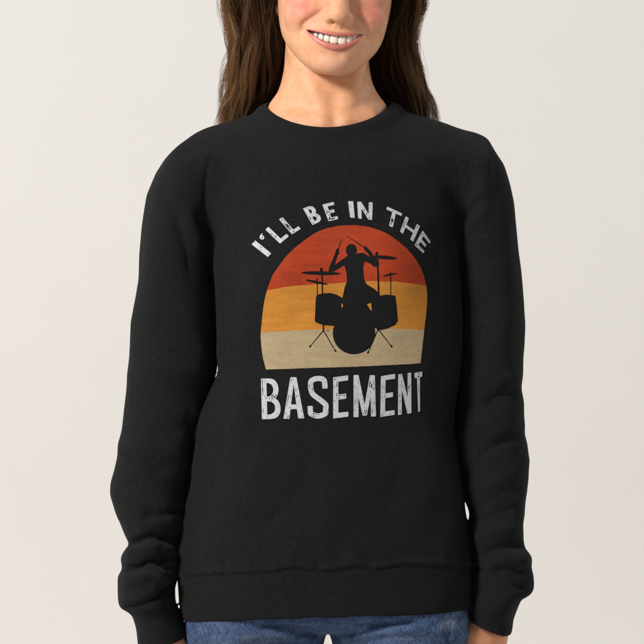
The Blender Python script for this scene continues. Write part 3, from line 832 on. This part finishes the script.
# tints: skin, blush, lips, mouth lining
def skin_tint(n): return np.tile(np.array([0.74, 0.395, 0.225]), (n, 1))
tint = skin_tint(len(V)); gloss = np.full(len(V), 0.52)
def blend(w, c):
    global tint
    tint = tint*(1-w[:,None])+np.array(c)*w[:,None]
for s_ in (-1, 1):
    w = np.exp(-((V[:,0]-s_*43)/19)**2-((V[:,2]-77)/17)**2)*(V[:,1] < -10); blend(0.74*w, (0.68, 0.20, 0.165))
w = np.exp(-(V[:,0]/12)**2-((V[:,2]-68)/9)**2)*(V[:,1] < -90); blend(0.25*w, (0.70, 0.32, 0.25))
w = np.exp(-(V[:,0]/20)**2-((V[:,2]-12)/11)**2)*(V[:,1] < -60); blend(0.35*w, (0.74, 0.42, 0.34))
upo = [Lm(p[0], p[1]+.8) for p in [(306.3,28.5),(311,28.2),(318,29.2),(325,30.4),(331,31.5),(335,32.3),(338,32.6),(341,32.3),(345,31.9),(351,32.0),(357,32.3),(362.2,33.0)]]
loo = [Lm(*p) for p in [(359,38.0),(355,43),(351,47),(346,50),(341,51.6),(337,52.0),(331,51.3),(325,49),(318,44.5),(312,38.5),(308,32.5)]]
lipd = poly_sdf(np.array(upo+loo), V[:,0], V[:,2])
w = np.clip(0.5-lipd/1.3, 0, 1)*(V[:,1] < -70); blend(0.82*w, (0.54, 0.145, 0.130)); gloss = gloss*(1-w)+0.36*w
# eyes closed by lids off frame get brows
for s_ in (-1, 1):
    d, par, side = poly_dist(crs([(s_*17, 131), (s_*32, 137), (s_*47, 131)], 5), UU)
    blend(np.clip(1.2-d/2.6, 0, 1)*(V[:,1] < -50)*0.9, (0.05, 0.025, 0.012))
    d, par, side = poly_dist(crs([(s_*18, 112), (s_*30, 110.5), (s_*43, 113.5)], 5), UU)
    blend(np.clip(1.3-d/1.2, 0, 1)*(V[:,1] < -50)*0.95, (0.03, 0.015, 0.01))
fcn = V[F].mean(1)
mdist = poly_sdf(mo, fcn[:,0], fcn[:,2])
inmouth = (mdist < 0.9) & (fcn[:,1] > np.array([lipy(x) for x in fcn[:,0]])+5.0) & (fcn[:,1] < -60) & (fcn[:,2] < 62)
cY, sY, cR, sR = math.cos(YAW), math.sin(YAW), math.cos(ROLL), math.sin(ROLL)
def head_world(P):
    P = np.asarray(P, float)/1000
    x = P[:,0]*cY+ -P[:,1]*sY*1.0; y = P[:,0]*sY+P[:,1]*cY       # turn slightly towards the photo's right
    x0 = x-(0.087*sY); z = P[:,2]
    return np.stack([chin[0]+x0*cR+z*sR, y, chin[1]-x0*sR+z*cR], 1)
Vh, Fh, th, gh = head_world(V), F, tint, gloss
fmh = inmouth.astype(int)
print('head', len(V), time.time()-T0)

# neck and the upper chest
xs_, ys_, zs_, X, Y, Z = grid(-0.165, 0.185, -0.11, 0.125, 1.33, 1.53, 0.0018)
neck_tab = [(10,288,368,-.030,.085),(30,286,369,-.036,.082),(50,285,369,-.042,.078),(67,284,369.5,-.046,.076),(82,281,372.5,-.049,.077),(92,277.5,377,-.050,.078),(98,273,381,-.050,.070),(104,268.5,386.5,-.050,.064),(112,267,388.5,-.051,.062),
            (130,260,396,-.062,.064),(150,256,400,-.066,.066),(180,252,404,-.07,.066)]
Nk = stack_field(X, Y, Z, neck_tab, n=2.1, sig=0.004)
jx, jz = PX(335), 1.0
Nk = smin(Nk, capsule(X, Y, Z, (PX(296), -0.018, PZ(45)), (PX(326), -0.048, PZ(122)), .012, .009), .012)
Nk = smin(Nk, capsule(X, Y, Z, (PX(362), -0.018, PZ(45)), (PX(342), -0.048, PZ(122)), .012, .009), .012)
Nk = smax(Nk, -ellipsoid(X, Y, Z, (float(PX(334)), -0.074, float(PZ(122))), (.010, .012, .010)), .012)
for s_, p1, p2 in ((-1, (323,126), (290,122)), (1, (345,126), (368,121))):
    Nk = smin(Nk, capsule(X, Y, Z, (float(PX(p1[0])), -0.052, float(PZ(p1[1]))), (float(PX(p2[0])), -0.038, float(PZ(p2[1]))), .006, .006), .014)
Vn, Fn = surface_nets(Nk.astype(f32), xs_, ys_, zs_); Vn = laplace(Vn, Fn, 4)
# torso and arms under the clothes
xs_, ys_, zs_, X, Y, Z = grid(-0.262, 0.262, -0.14, 0.12, 0.80, 1.40, 0.005)
bt = [(p, a+16, b-16, f+.022, k_-.022) for p, a, b, f, k_ in torso_tab if 130 < p < 605]
Bd = stack_field(X, Y, Z, bt, n=2.3)
armL = [(PX(200), .010, PZ(172)), (PX(178), .010, PZ(260)), (PX(160), .015, PZ(440)), (PX(149), -.012, PZ(565)), (PX(151), -.018, PZ(602)), (PX(164), -.026, PZ(640))]
armR = [(PX(464), .010, PZ(168)), (PX(489), .010, PZ(260)), (PX(491), .015, PZ(440)), (PX(500), -.012, PZ(565)), (PX(494), -.016, PZ(598)), (PX(487), -.020, PZ(626))]
rad = [.030, .028, .027, .024, .022, .0215]
for ar in (armL, armR):
    ar = [tuple(float(q) for q in p) for p in ar]
    for i in range(5): Bd = smin(Bd, capsule(X, Y, Z, ar[i], ar[i+1], rad[i], rad[i+1]), .012)
Vb, Fb = surface_nets(Bd.astype(f32), xs_, ys_, zs_); Vb = laplace(Vb, Fb, 2)

def hand(wr, sgn):
    """wr wrist centre; sgn +1: thumb points to -x (photo-right hand)"""
    wr = np.array([float(q) for q in wr])
    t = np.array([-0.80*sgn, -0.60, 0.0]); n = np.array([-0.60*sgn, 0.80, 0.0]); dn = np.array([-0.07*sgn, -0.05, -1.0]); dn /= np.linalg.norm(dn)
    def Q(a, b, c): return wr+(t*a+n*b+dn*c)*0.001
    lo = wr+np.array([-.075, -.07, -.215]); hi = wr+np.array([.075, .07, .06])
    xs_, ys_, zs_, X, Y, Z = grid(lo[0], hi[0], lo[1], hi[1], lo[2], hi[2], 0.0015)
    D = capsule(X, Y, Z, Q(0, 0, -6), Q(0, 0, 4), .0205, .0205)
    D = smin(D, capsule(X, Y, Z, Q(7, 0, -3), Q(8, 0, 8), .016, .016), .01); D = smin(D, capsule(X, Y, Z, Q(-8, 0, -3), Q(-8, 0, 8), .016, .016), .01)
    kn = [(27, 2, 88), (10, -1, 92), (-8, 0, 88), (-24, 4, 80)]; r = [.0112, .0115, .0108, .0098]
    fl = [(42, 24, 19), (46, 28, 20), (42, 26, 20), (33, 19, 17)]
    for i, kx in enumerate(kn):
        D = smin(D, capsule(X, Y, Z, Q(kx[0]*.45, 0, 10), Q(*kx), .0145, r[i]), .009)
    fing = []
    for i, kx in enumerate(kn):
        a = math.radians(14+5*i); p = np.array(kx, float); rr = r[i]*.86
        pts = [p]
        for j, L_ in enumerate(fl[i]):
            p = p+np.array([(-0.03, 0, .02, .05)[i]*-L_, math.sin(a)*L_, math.cos(a)*L_]); pts.append(p); a += math.radians(20 if j == 0 else 14)
        f_ = None
        for j in range(3):
            c_ = capsule(X, Y, Z, Q(*pts[j]), Q(*pts[j+1]), rr*(1-.08*j), rr*(1-.08*(j+1)))
            f_ = c_ if f_ is None else smin(f_, c_, .002)
        D = smin(D, f_, .003)
    th_ = [(16, 3, 14), (36, 10, 44), (44, 13, 74), (46, 17, 100)]; tr = [.0155, .0135, .0105, .0085]
    f_ = None
    for j in range(3):
        c_ = capsule(X, Y, Z, Q(*th_[j]), Q(*th_[j+1]), tr[j], tr[j+1]); f_ = c_ if f_ is None else smin(f_, c_, .004)
    D = smin(D, f_, .007)
    v, f = surface_nets(D.astype(f32), xs_, ys_, zs_)
    return laplace(v, f, 3), f
HL = hand((PX(167), -.026, PZ(641)), -1); HR = hand((PX(486.5), -.020, PZ(626)), 1)
allV, allF, allT, allG, allM = [Vh], [Fh], [th], [gh], [fmh]
off = len(Vh)
for v, f in ((Vn, Fn), (Vb, Fb), HL, HR):
    allV.append(v); allF.append(f+off); off += len(v)
    t_ = skin_tint(len(v))
    if v is HL[0] or v is HR[0]: t_ = t_*np.array([0.98, 0.86, 0.80])
    if v is Vn: t_ = t_*np.array([0.99, 0.96, 0.92])
    allT.append(t_); allG.append(np.full(len(v), .5)); allM.append(np.zeros(len(f), int))
body = make_mesh('body', np.concatenate(allV), np.concatenate(allF), [M_skin, M_mouth], person, fmat=np.concatenate(allM),
                 attrs={'tint': np.concatenate(allT), 'gloss': np.concatenate(allG)})
print('body', time.time()-T0)

# teeth: one mesh per arch
def tooth(cx, cz, w, h_, yd, yaw, n=2.9):
    vs, fs = [], []
    NU, NV = 14, 12
    for j in range(NV+1):
        v = -math.pi/2+math.pi*j/NV
        for i in range(NU):
            u = 2*math.pi*i/NU
            sg = lambda c, e: math.copysign(abs(c)**e, c)
            x = w/2*sg(math.cos(u), .6)*sg(math.cos(v), .46)*(1+.07*(-math.sin(v))); y = 3.0*sg(math.sin(u), .8)*sg(math.cos(v), .5); z = h_/2*sg(math.sin(v), .6)
            xr = x*math.cos(yaw)-y*math.sin(yaw); yr = x*math.sin(yaw)+y*math.cos(yaw)
            vs.append((cx+xr, yd+yr, cz+z))
    for j in range(NV):
        for i in range(NU): fs.append((j*NU+i, j*NU+(i+1) % NU, (j+1)*NU+(i+1) % NU, (j+1)*NU+i))
    return vs, fs
TV, TF = [], []
# px, bottom py, width px, height mm
for px, pb, wpx, h_ in [(332.9,43.3,7.3,11),(340.3,44.2,7.3,11),(326.6,41.6,5.6,10),(346.5,42.6,5.6,10),(321.4,39.6,5.2,10),(351.6,40.6,5.0,10),(316.9,37.4,4.4,9),(355.7,38.3,4.0,9),(313.2,35.4,3.6,8),(358.7,36.6,3.2,8)]:
    x, zb = Lm(px, pb+.9)
    a = abs(x-Lc(336.6, 43)[0])
    yd = -93.2+0.020*a**2
    v, f = tooth(x, zb+h_/2, wpx*1.19*1.13, h_, yd, math.copysign(math.atan(.030*a), x))
    o = sum(len(q) for q in TV); TF += [tuple(i+o for i in q) for q in f]; TV.append(v)
TVa = head_world(np.array([p for v in TV for p in v]))
make_mesh('teeth', TVa, np.array(TF), [M_tooth], person)

# ------------------------------------------------------------------ hair
P_strands, R_strands, S_strands = [], [], []
def hair_clump(guide, n, spread, r, shade, wav=0.0, wl=1.0, tipconv=0.35, npts=30, kink=0.0):
    G = crs(guide, 10)
    L_ = np.r_[0, np.cumsum(np.linalg.norm(np.diff(G, axis=0), axis=1))]; L_ /= L_[-1]
    ph = rng.uniform(0, 6.28); ph2 = rng.uniform(0, 6.28)
    for _ in range(n):
        tmax = rng.uniform(.86, 1.0) if rng.random() < .8 else rng.uniform(.65, .9)
        t = np.linspace(0, tmax, npts)
        p = np.stack([np.interp(t, L_, G[:,k]) for k in range(3)], 1)
        o = rng.normal(0, 1, 3)*np.array([1, 1, .4])*spread
        prof = (0.55+0.6*np.sin(np.pi*np.clip(t*1.1, 0, 1)))*(1-(1-tipconv)*np.clip((t-.55)/.45, 0, 1)**1.3)
        p = p+o[None]*prof[:,None]
        a = wav*np.clip(t*1.6-.3, 0, 1)
        dph = rng.normal(0, .35)
        p[:,0] += a*np.sin(t*wl*6.28+ph+dph); p[:,1] += a*.7*np.cos(t*wl*6.28+ph2+dph)
        fr = rng.normal(0, 1, (4, 3))*kink; fx = np.linspace(0, tmax, 4)
        for k in range(3): p[:,k] += np.interp(t, fx, fr[:,k])
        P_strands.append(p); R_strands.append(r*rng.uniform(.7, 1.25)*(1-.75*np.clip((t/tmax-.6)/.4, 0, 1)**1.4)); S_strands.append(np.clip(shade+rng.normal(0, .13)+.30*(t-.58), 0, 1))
cr_c = head_world(np.array([[0, 8, 140]]))[0]
def scalp(az, el, k=1.0):
    """az 0 = front, 90 = side (+x)"""
    v = np.array([[80*math.sin(az)*math.cos(el)*k, 8-100*math.cos(az)*math.cos(el)*k, 140+94*math.sin(el)*k]])
    return head_world(v)[0]
def W(px, py, y): return np.array([float(PX(px, y)), y, float(PZ(py, y))])
def lerp(a, b, t): return a+(b-a)*t
for side in (-1, 1):
    ncl = 150
    for c in range(ncl):
        u = (c+rng.random())/ncl            # 0 inner/front near the cheek -> 1 outer
        dpt = rng.random()                   # 0 front layer -> 1 back layer
        az = math.radians(lerp(58, 150, dpt))*side
        parting = scalp(math.radians(lerp(5, 175, dpt))*side, math.radians(lerp(62, 80, rng.random())), 1.01); parting[0] = lerp(parting[0], cr_c[0]+side*.006, .7)
        s1 = scalp(az*.9, math.radians(45), 1.04); s2 = scalp(az, math.radians(8), 1.06+.05*u)
        j = lambda s_: rng.normal(0, s_)
        uu = np.clip(u+rng.normal(0, .13, 3), 0, 1); u_ = u
        if side < 0:
            x0 = lerp(279, 230, uu[0]**.9); x1 = lerp(281, 231, u); x2 = lerp(277, 231, uu[1]); x3 = lerp(270, 224, uu[2])+j(3); x4 = lerp(262, 219, uu[2])+j(6)
        else:
            x0 = lerp(389, 419, uu[0]); x1 = lerp(380, 413, u); x2 = lerp(376, 419, uu[1]); x3 = lerp(386, 430, uu[2])+j(2); x4 = lerp(394, 436, uu[2])+j(3)
        y0 = lerp(-.012, .072, dpt); y3 = lerp(.050, .105, dpt)
        y1 = lerp(.008, .085, dpt)
        end = rng.uniform(122, 175)
        g = [parting, s1, s2, W(x0+j(2), -8, y0), W(x1+j(2), 38, y1), W(x2+j(2), 78, lerp(y1, y3, .7)), W(x3, 106, y3), W(x4, end, y3+.008)]
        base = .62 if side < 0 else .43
        sh = base*(.2+1.15*u)-.2*dpt+rng.normal(0, .24)  # painted shade: strands darker toward the face, deeper in and on the right
        if u > .72: x3 += j(3.5); x2 += j(2.5); x1 += j(2)
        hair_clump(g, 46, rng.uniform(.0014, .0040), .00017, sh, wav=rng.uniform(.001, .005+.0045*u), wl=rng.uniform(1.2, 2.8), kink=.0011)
    # back of the head
    for c in range(46):
        az = math.radians(lerp(110, 180, rng.random()))*side
        s0 = scalp(az, math.radians(78), 1.02); s1 = scalp(az, math.radians(45), 1.05); s2 = scalp(az, math.radians(0), 1.07)
        xx = lerp(330, 330+side*60, rng.random())
        g = [s0, s1, s2, W(xx, 20, .105), W(xx+side*4, 70, .112), W(xx+side*8, 120, .125), W(xx+side*10, rng.uniform(150, 190), .135)]
        hair_clump(g, 30, .006, .00026, .15, wav=.003, kink=.001)
    # crown and front hairline swept off the face
    for c in range(60):
        az = math.radians(lerp(4, 120, rng.random()))*side
        p0 = scalp(math.radians(lerp(0, 170, rng.random()))*side, math.radians(80), 1.02); p0[0] = cr_c[0]+side*.004
        s1 = scalp(az, math.radians(58), 1.05); s2 = scalp(lerp(az, math.radians(85)*side, .5), math.radians(30), 1.07); s3 = scalp(math.radians(95)*side, math.radians(0), 1.1)
        hair_clump([p0, s1, s2, s3, W(330+side*62-(6 if side > 0 else -8), 0, .02)], 40, .004, .0002, .4 if side < 0 else .3, wav=.002, kink=.0008)
# loose wisps at the outline, as in the photograph
wisps = [
 ([W(262,-60,0), W(246,-20,.0), W(236,2,.0), W(226,12,.0), W(223,22,.0)], 34, .0016, .45), ([W(262,-50,0), W(248,-15,.0), W(238,5,.0), W(229,18,.002), W(224,16,.0)], 16, .0012, .45),
 ([W(238,30,.02), W(231,60,.02), W(228,84,.025), W(221,104,.03), W(213,127,.035)], 26, .0010, .75), ([W(240,50,.02), W(236,80,.02), W(230,98,.025), W(220,112,.03), W(214,126,.035)], 24, .0013, .8),
 ([W(236,40,.02), W(224,56,.02), W(220,70,.02), W(222,84,.02)], 4, .0006, .5), ([W(250,40,.015), W(243,75,.018), W(237,100,.03), W(229,124,.04)], 40, .0018, .8),
 ([W(256,30,.012), W(246,62,.014), W(244,90,.02), W(240,120,.045)], 40, .002, .7), ([W(246,10,.01), W(236,44,.012), W(233,70,.015), W(232,96,.03), W(234,124,.045)], 40, .002, .75),
 ([W(262,0,.004), W(258,40,.008), W(252,72,.012), W(250,100,.03), W(240,126,.05)], 40, .0022, .6),
 ([W(414,-30,0), W(422,-6,.0), W(425,6,.0), W(421,15,.0), W(416,10,.002), W(418,3,.004)], 40, .0015, .35), ([W(408,-30,0), W(418,-8,.0), W(422,4,.0), W(419,12,.0), W(414,20,.002)], 40, .002, .35),
 ([W(412,20,.02), W(416,50,.02), W(424,76,.025), W(430,98,.03), W(435,118,.035)], 40, .0011, .6), ([W(410,30,.02), W(418,62,.02), W(425,88,.025), W(429,108,.03), W(430,124,.04)], 44, .0016, .65),
 ([W(414,36,.02), W(420,60,.02), W(432,76,.02)], 3, .0006, .4), ([W(404,20,.012), W(408,60,.015), W(418,90,.02), W(424,120,.04)], 44, .002, .6), ([W(398,30,.008), W(402,60,.012), W(412,90,.02), W(418,122,.045)], 40, .002, .5),
 ([W(415,20,.01), W(417,48,.01), W(421,60,.012), W(428,74,.015)], 5, .0008, .45)]
for g, n_, sp, sh in wisps: hair_clump(g, n_, sp, .00015, sh, wav=.0008, kink=.0005, tipconv=.25)
def tubes(Ps, Rs, Ss):
    n, m_ = len(Ps), len(Ps[0])
    P = np.array(Ps); R_ = np.array(Rs); Sh = np.array(Ss)
    Tn = np.gradient(P, axis=1); Tn /= np.maximum(np.linalg.norm(Tn, axis=2, keepdims=True), 1e-9)
    ref = np.array([0.0, 1.0, 0.05])
    A_ = np.cross(Tn, ref); A_ /= np.maximum(np.linalg.norm(A_, axis=2, keepdims=True), 1e-9); B_ = np.cross(Tn, A_)
    k_ = 3
    V_ = np.stack([P+R_[..., None]*(math.cos(2*math.pi*q/k_)*A_+math.sin(2*math.pi*q/k_)*B_) for q in range(k_)], 2)
    idx = np.arange(n*m_*k_).reshape(n, m_, k_)
    fs = []
    for q in range(k_):
        q2 = (q+1) % k_
        fs.append(np.stack([idx[:,:-1,q], idx[:,:-1,q2], idx[:,1:,q2], idx[:,1:,q]], -1).reshape(-1, 4))
    return V_.reshape(-1, 3), np.concatenate(fs), np.repeat(Sh.reshape(-1), k_)
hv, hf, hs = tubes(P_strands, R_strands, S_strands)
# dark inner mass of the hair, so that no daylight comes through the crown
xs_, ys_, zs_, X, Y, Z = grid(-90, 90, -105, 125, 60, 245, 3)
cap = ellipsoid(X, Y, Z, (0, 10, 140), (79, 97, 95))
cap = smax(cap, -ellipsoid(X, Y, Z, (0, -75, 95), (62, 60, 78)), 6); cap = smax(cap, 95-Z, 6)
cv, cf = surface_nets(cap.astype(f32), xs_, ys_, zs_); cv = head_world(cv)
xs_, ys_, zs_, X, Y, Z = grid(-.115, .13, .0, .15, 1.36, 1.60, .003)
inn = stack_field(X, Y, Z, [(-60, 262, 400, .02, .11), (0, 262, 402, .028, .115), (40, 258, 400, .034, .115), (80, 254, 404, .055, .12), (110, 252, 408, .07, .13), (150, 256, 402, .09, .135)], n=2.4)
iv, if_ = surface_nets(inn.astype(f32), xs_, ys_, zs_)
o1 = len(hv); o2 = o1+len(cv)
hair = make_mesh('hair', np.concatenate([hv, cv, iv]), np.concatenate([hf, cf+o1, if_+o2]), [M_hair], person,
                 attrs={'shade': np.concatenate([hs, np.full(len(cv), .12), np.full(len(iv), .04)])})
print('hair', len(hv), time.time()-T0)

# ------------------------------------------------------------------ jeans
xs_, ys_, zs_, X, Y, Z = grid(-.185, .20, -.13, .135, .06, .90, .0028)
hips = [(560,196,456,-.104,.104),(600,192,461,-.106,.106),(618,184.5,471,-.105,.108),(625,196,458,-.095,.10),(629,235,420,-.06,.08),(631.5,290,365,-.02,.05)]
Jn = stack_field(X, Y, Z, [r_ for r_ in hips], n=2.35, sig=.003)
lg1 = [(590,190,325,-.102,.10),(618,184.5,328.5,-.104,.106),(630,184.5,328,-.105,.104),(636,185,325.6,-.105,.104),(644,186,323.5,-.105,.10),(700,194,314,-.102,.092),(800,203,300,-.088,.08),(930,214,284,-.068,.062),(1100,220,276,-.052,.062),(1235,226,272,-.046,.048),(1262,227,271,-.046,.048)]
lg2 = [(p, 656-b_, 656-a_, f__, k_) for p, a_, b_, f__, k_ in lg1]
for lg in (lg1, lg2):
    q_ = stack_field(X, Y, Z, lg, n=2.2, sig=.003); q_ = smax(q_, Z-PZ(575), .003)
    Jn = smin(Jn, q_, .0035)
Jn = smax(Jn, PZ(1255)-Z, .004)
V, F = surface_nets(Jn.astype(f32), xs_, ys_, zs_); V = laplace(V, F, 3)
FOLD = 2.2
N = normals(V, F); U = proj(V); front = np.clip((-N[:,1]+.05)/.5, 0, 1); disp = np.zeros(len(V))
stroke([(333,634),(350,629),(372,626),(396,623),(420,621)], -3.5*mm, 2.4, taper=.2)
stroke([(336,640),(360,636),(392,630),(430,628)], 2.6*mm, 3.5, taper=.25)
stroke([(338,646),(366,643),(398,638),(440,640)], -2.4*mm, 2.6, taper=.25)
stroke([(322,634),(300,629),(276,627),(250,630)], -2.6*mm, 2.4, taper=.2)
stroke([(320,641),(296,637),(262,636),(226,640)], 2.2*mm, 3.2, taper=.2)
stroke([(316,648),(290,645),(250,646),(214,652)], -2.2*mm, 2.6, taper=.2)
stroke([(200,628),(204,640),(206,655)], -1.6*mm, 2.2, taper=.2)
stroke([(452,620),(449,634),(450,650)], -1.6*mm, 2.2, taper=.2)
stroke([(325,612),(326,622),(326.5,634)], -1.8*mm, 1.4, taper=.1); stroke([(332,612),(333,622),(333.5,634)], -1.2*mm, 1.2, taper=.1)
for i in range(70):
    x0 = random.uniform(192, 460); y0 = random.uniform(640, 1240)
    stroke([(x0-random.uniform(8, 20), y0+random.uniform(-5, 5)), (x0, y0), (x0+random.uniform(8, 20), y0+random.uniform(-6, 6))], random.choice((-1, 1))*random.uniform(.6, 1.8)*mm, random.uniform(2.5, 5))
V = (V+N*smooth_vals(disp, F, 1)[:,None]).astype(f32)
wn = np.fromiter((mnoise.noise(Vector((p[0]*150, p[1]*150, p[2]*260))) for p in V), float, len(V))
wn2 = np.fromiter((mnoise.noise(Vector((p[0]*260, p[1]*260+5, p[2]*90))) for p in V), float, len(V))
wear = np.zeros(len(V))
for cx_, cy_, rx, ry, k_ in [(450,623,6,4.5,1.0),(444,625,4,3,.8),(226,645,5,3,.5),(262,640,26,7,.18),(395,637,26,6,.16),(215,700,20,60,.2)]:
    wear = np.maximum(wear, k_*np.exp(-((U[:,0]-cx_)/rx)**2-((U[:,1]-cy_)/ry)**2)*np.clip(.45+.5*wn+.5*wn2, 0, 1)*(N[:,1] < 0))
jeans = make_mesh('jeans', V, F, [M_denim], person, attrs={'wear': wear})
# shoes, far below the frame
for sx in (PX(249), PX(405)):
    xs_, ys_, zs_, X, Y, Z = grid(float(sx)-.06, float(sx)+.06, -.20, .09, -.01, .12, .004)
    D = ellipsoid(X, Y, Z, (float(sx), -.055, .03), (.047, .135, .045)); D = smin(D, ellipsoid(X, Y, Z, (float(sx), .02, .055), (.038, .055, .06)), .02); D = np.maximum(D, .002-Z)
    v, f = surface_nets(D.astype(f32), xs_, ys_, zs_); make_mesh('shoe', laplace(v, f, 2), f, [M_shoe], person)

# ------------------------------------------------------------------ backdrop (paper sweep: floor curving up into the wall)
prof = [(-4.2, 0.0), (0.0, 0.0), (1.0, 0.0)]
for i in range(13):
    a = math.pi/2*i/12; prof.append((1.2+.9*math.sin(a), .9-.9*math.cos(a)))
prof += [(2.1, 2.0), (2.1, 4.2)]
bv, bf = [], []
for x in np.linspace(-4, 4, 9):
    for y, z in prof: bv.append((x, y, z))
npf = len(prof)
for i in range(8):
    for j in range(npf-1): bf.append((i*npf+j, (i+1)*npf+j, (i+1)*npf+j+1, i*npf+j+1))
bd = make_mesh('backdrop', bv, np.array(bf), [M_back]); bd['kind'] = 'structure'

# ------------------------------------------------------------------ lamps
def area(name, loc, target, size, power, col=(1, 1, 1), sy=None):
    l = bpy.data.lights.new(name, 'AREA'); l.energy = power; l.size = size; l.color = col
    if sy: l.shape = 'RECTANGLE'; l.size_y = sy
    o = bpy.data.objects.new(name, l); C.objects.link(o); o.location = loc
    o.rotation_euler = (Vector(target)-Vector(loc)).to_track_quat('-Z', 'Y').to_euler()
    return o
area('key_lamp', (-2.0, -2.1, 2.75), (0, 0, 1.25), 0.7, 122, (1, .975, .95))
area('fill_lamp', (1.8, -2.9, 1.5), (0, 0, 1.1), 1.4, 8, (.97, .98, 1))
area('backdrop_lamp', (-2.6, 0.6, 2.6), (-.3, 2.1, 1.4), 1.4, 26, (1, .995, .98))
area('backdrop_lamp', (2.6, 0.6, 2.6), (.3, 2.1, 1.4), 1.4, 26, (1, .995, .98))
area('backdrop_lamp', (0, 1.0, .25), (0, 2.1, .85), 1.6, 1.6, (1, .62, .62))  # added low lamp, tints the lower backdrop pink like floor bounce
w = bpy.data.worlds.new('World'); scene.world = w; w.use_nodes = True
bg = w.node_tree.nodes['Background']; bg.inputs[0].default_value = (1, .98, .97, 1); bg.inputs[1].default_value = .22

# ------------------------------------------------------------------ camera
cam = bpy.data.cameras.new('camera'); co = bpy.data.objects.new('camera', cam); C.objects.link(co)
co.location = CAM; co.rotation_euler = (math.pi/2, 0, 0)
cam.sensor_width = 36; cam.sensor_height = 36; cam.lens = 36*CD/(644*S)
cam.clip_end = 100; scene.camera = co
scene.view_settings.view_transform = 'Standard'; scene.view_settings.look = 'None'; scene.view_settings.gamma = 1
scene.view_settings.exposure = 0
print('total', time.time()-T0)
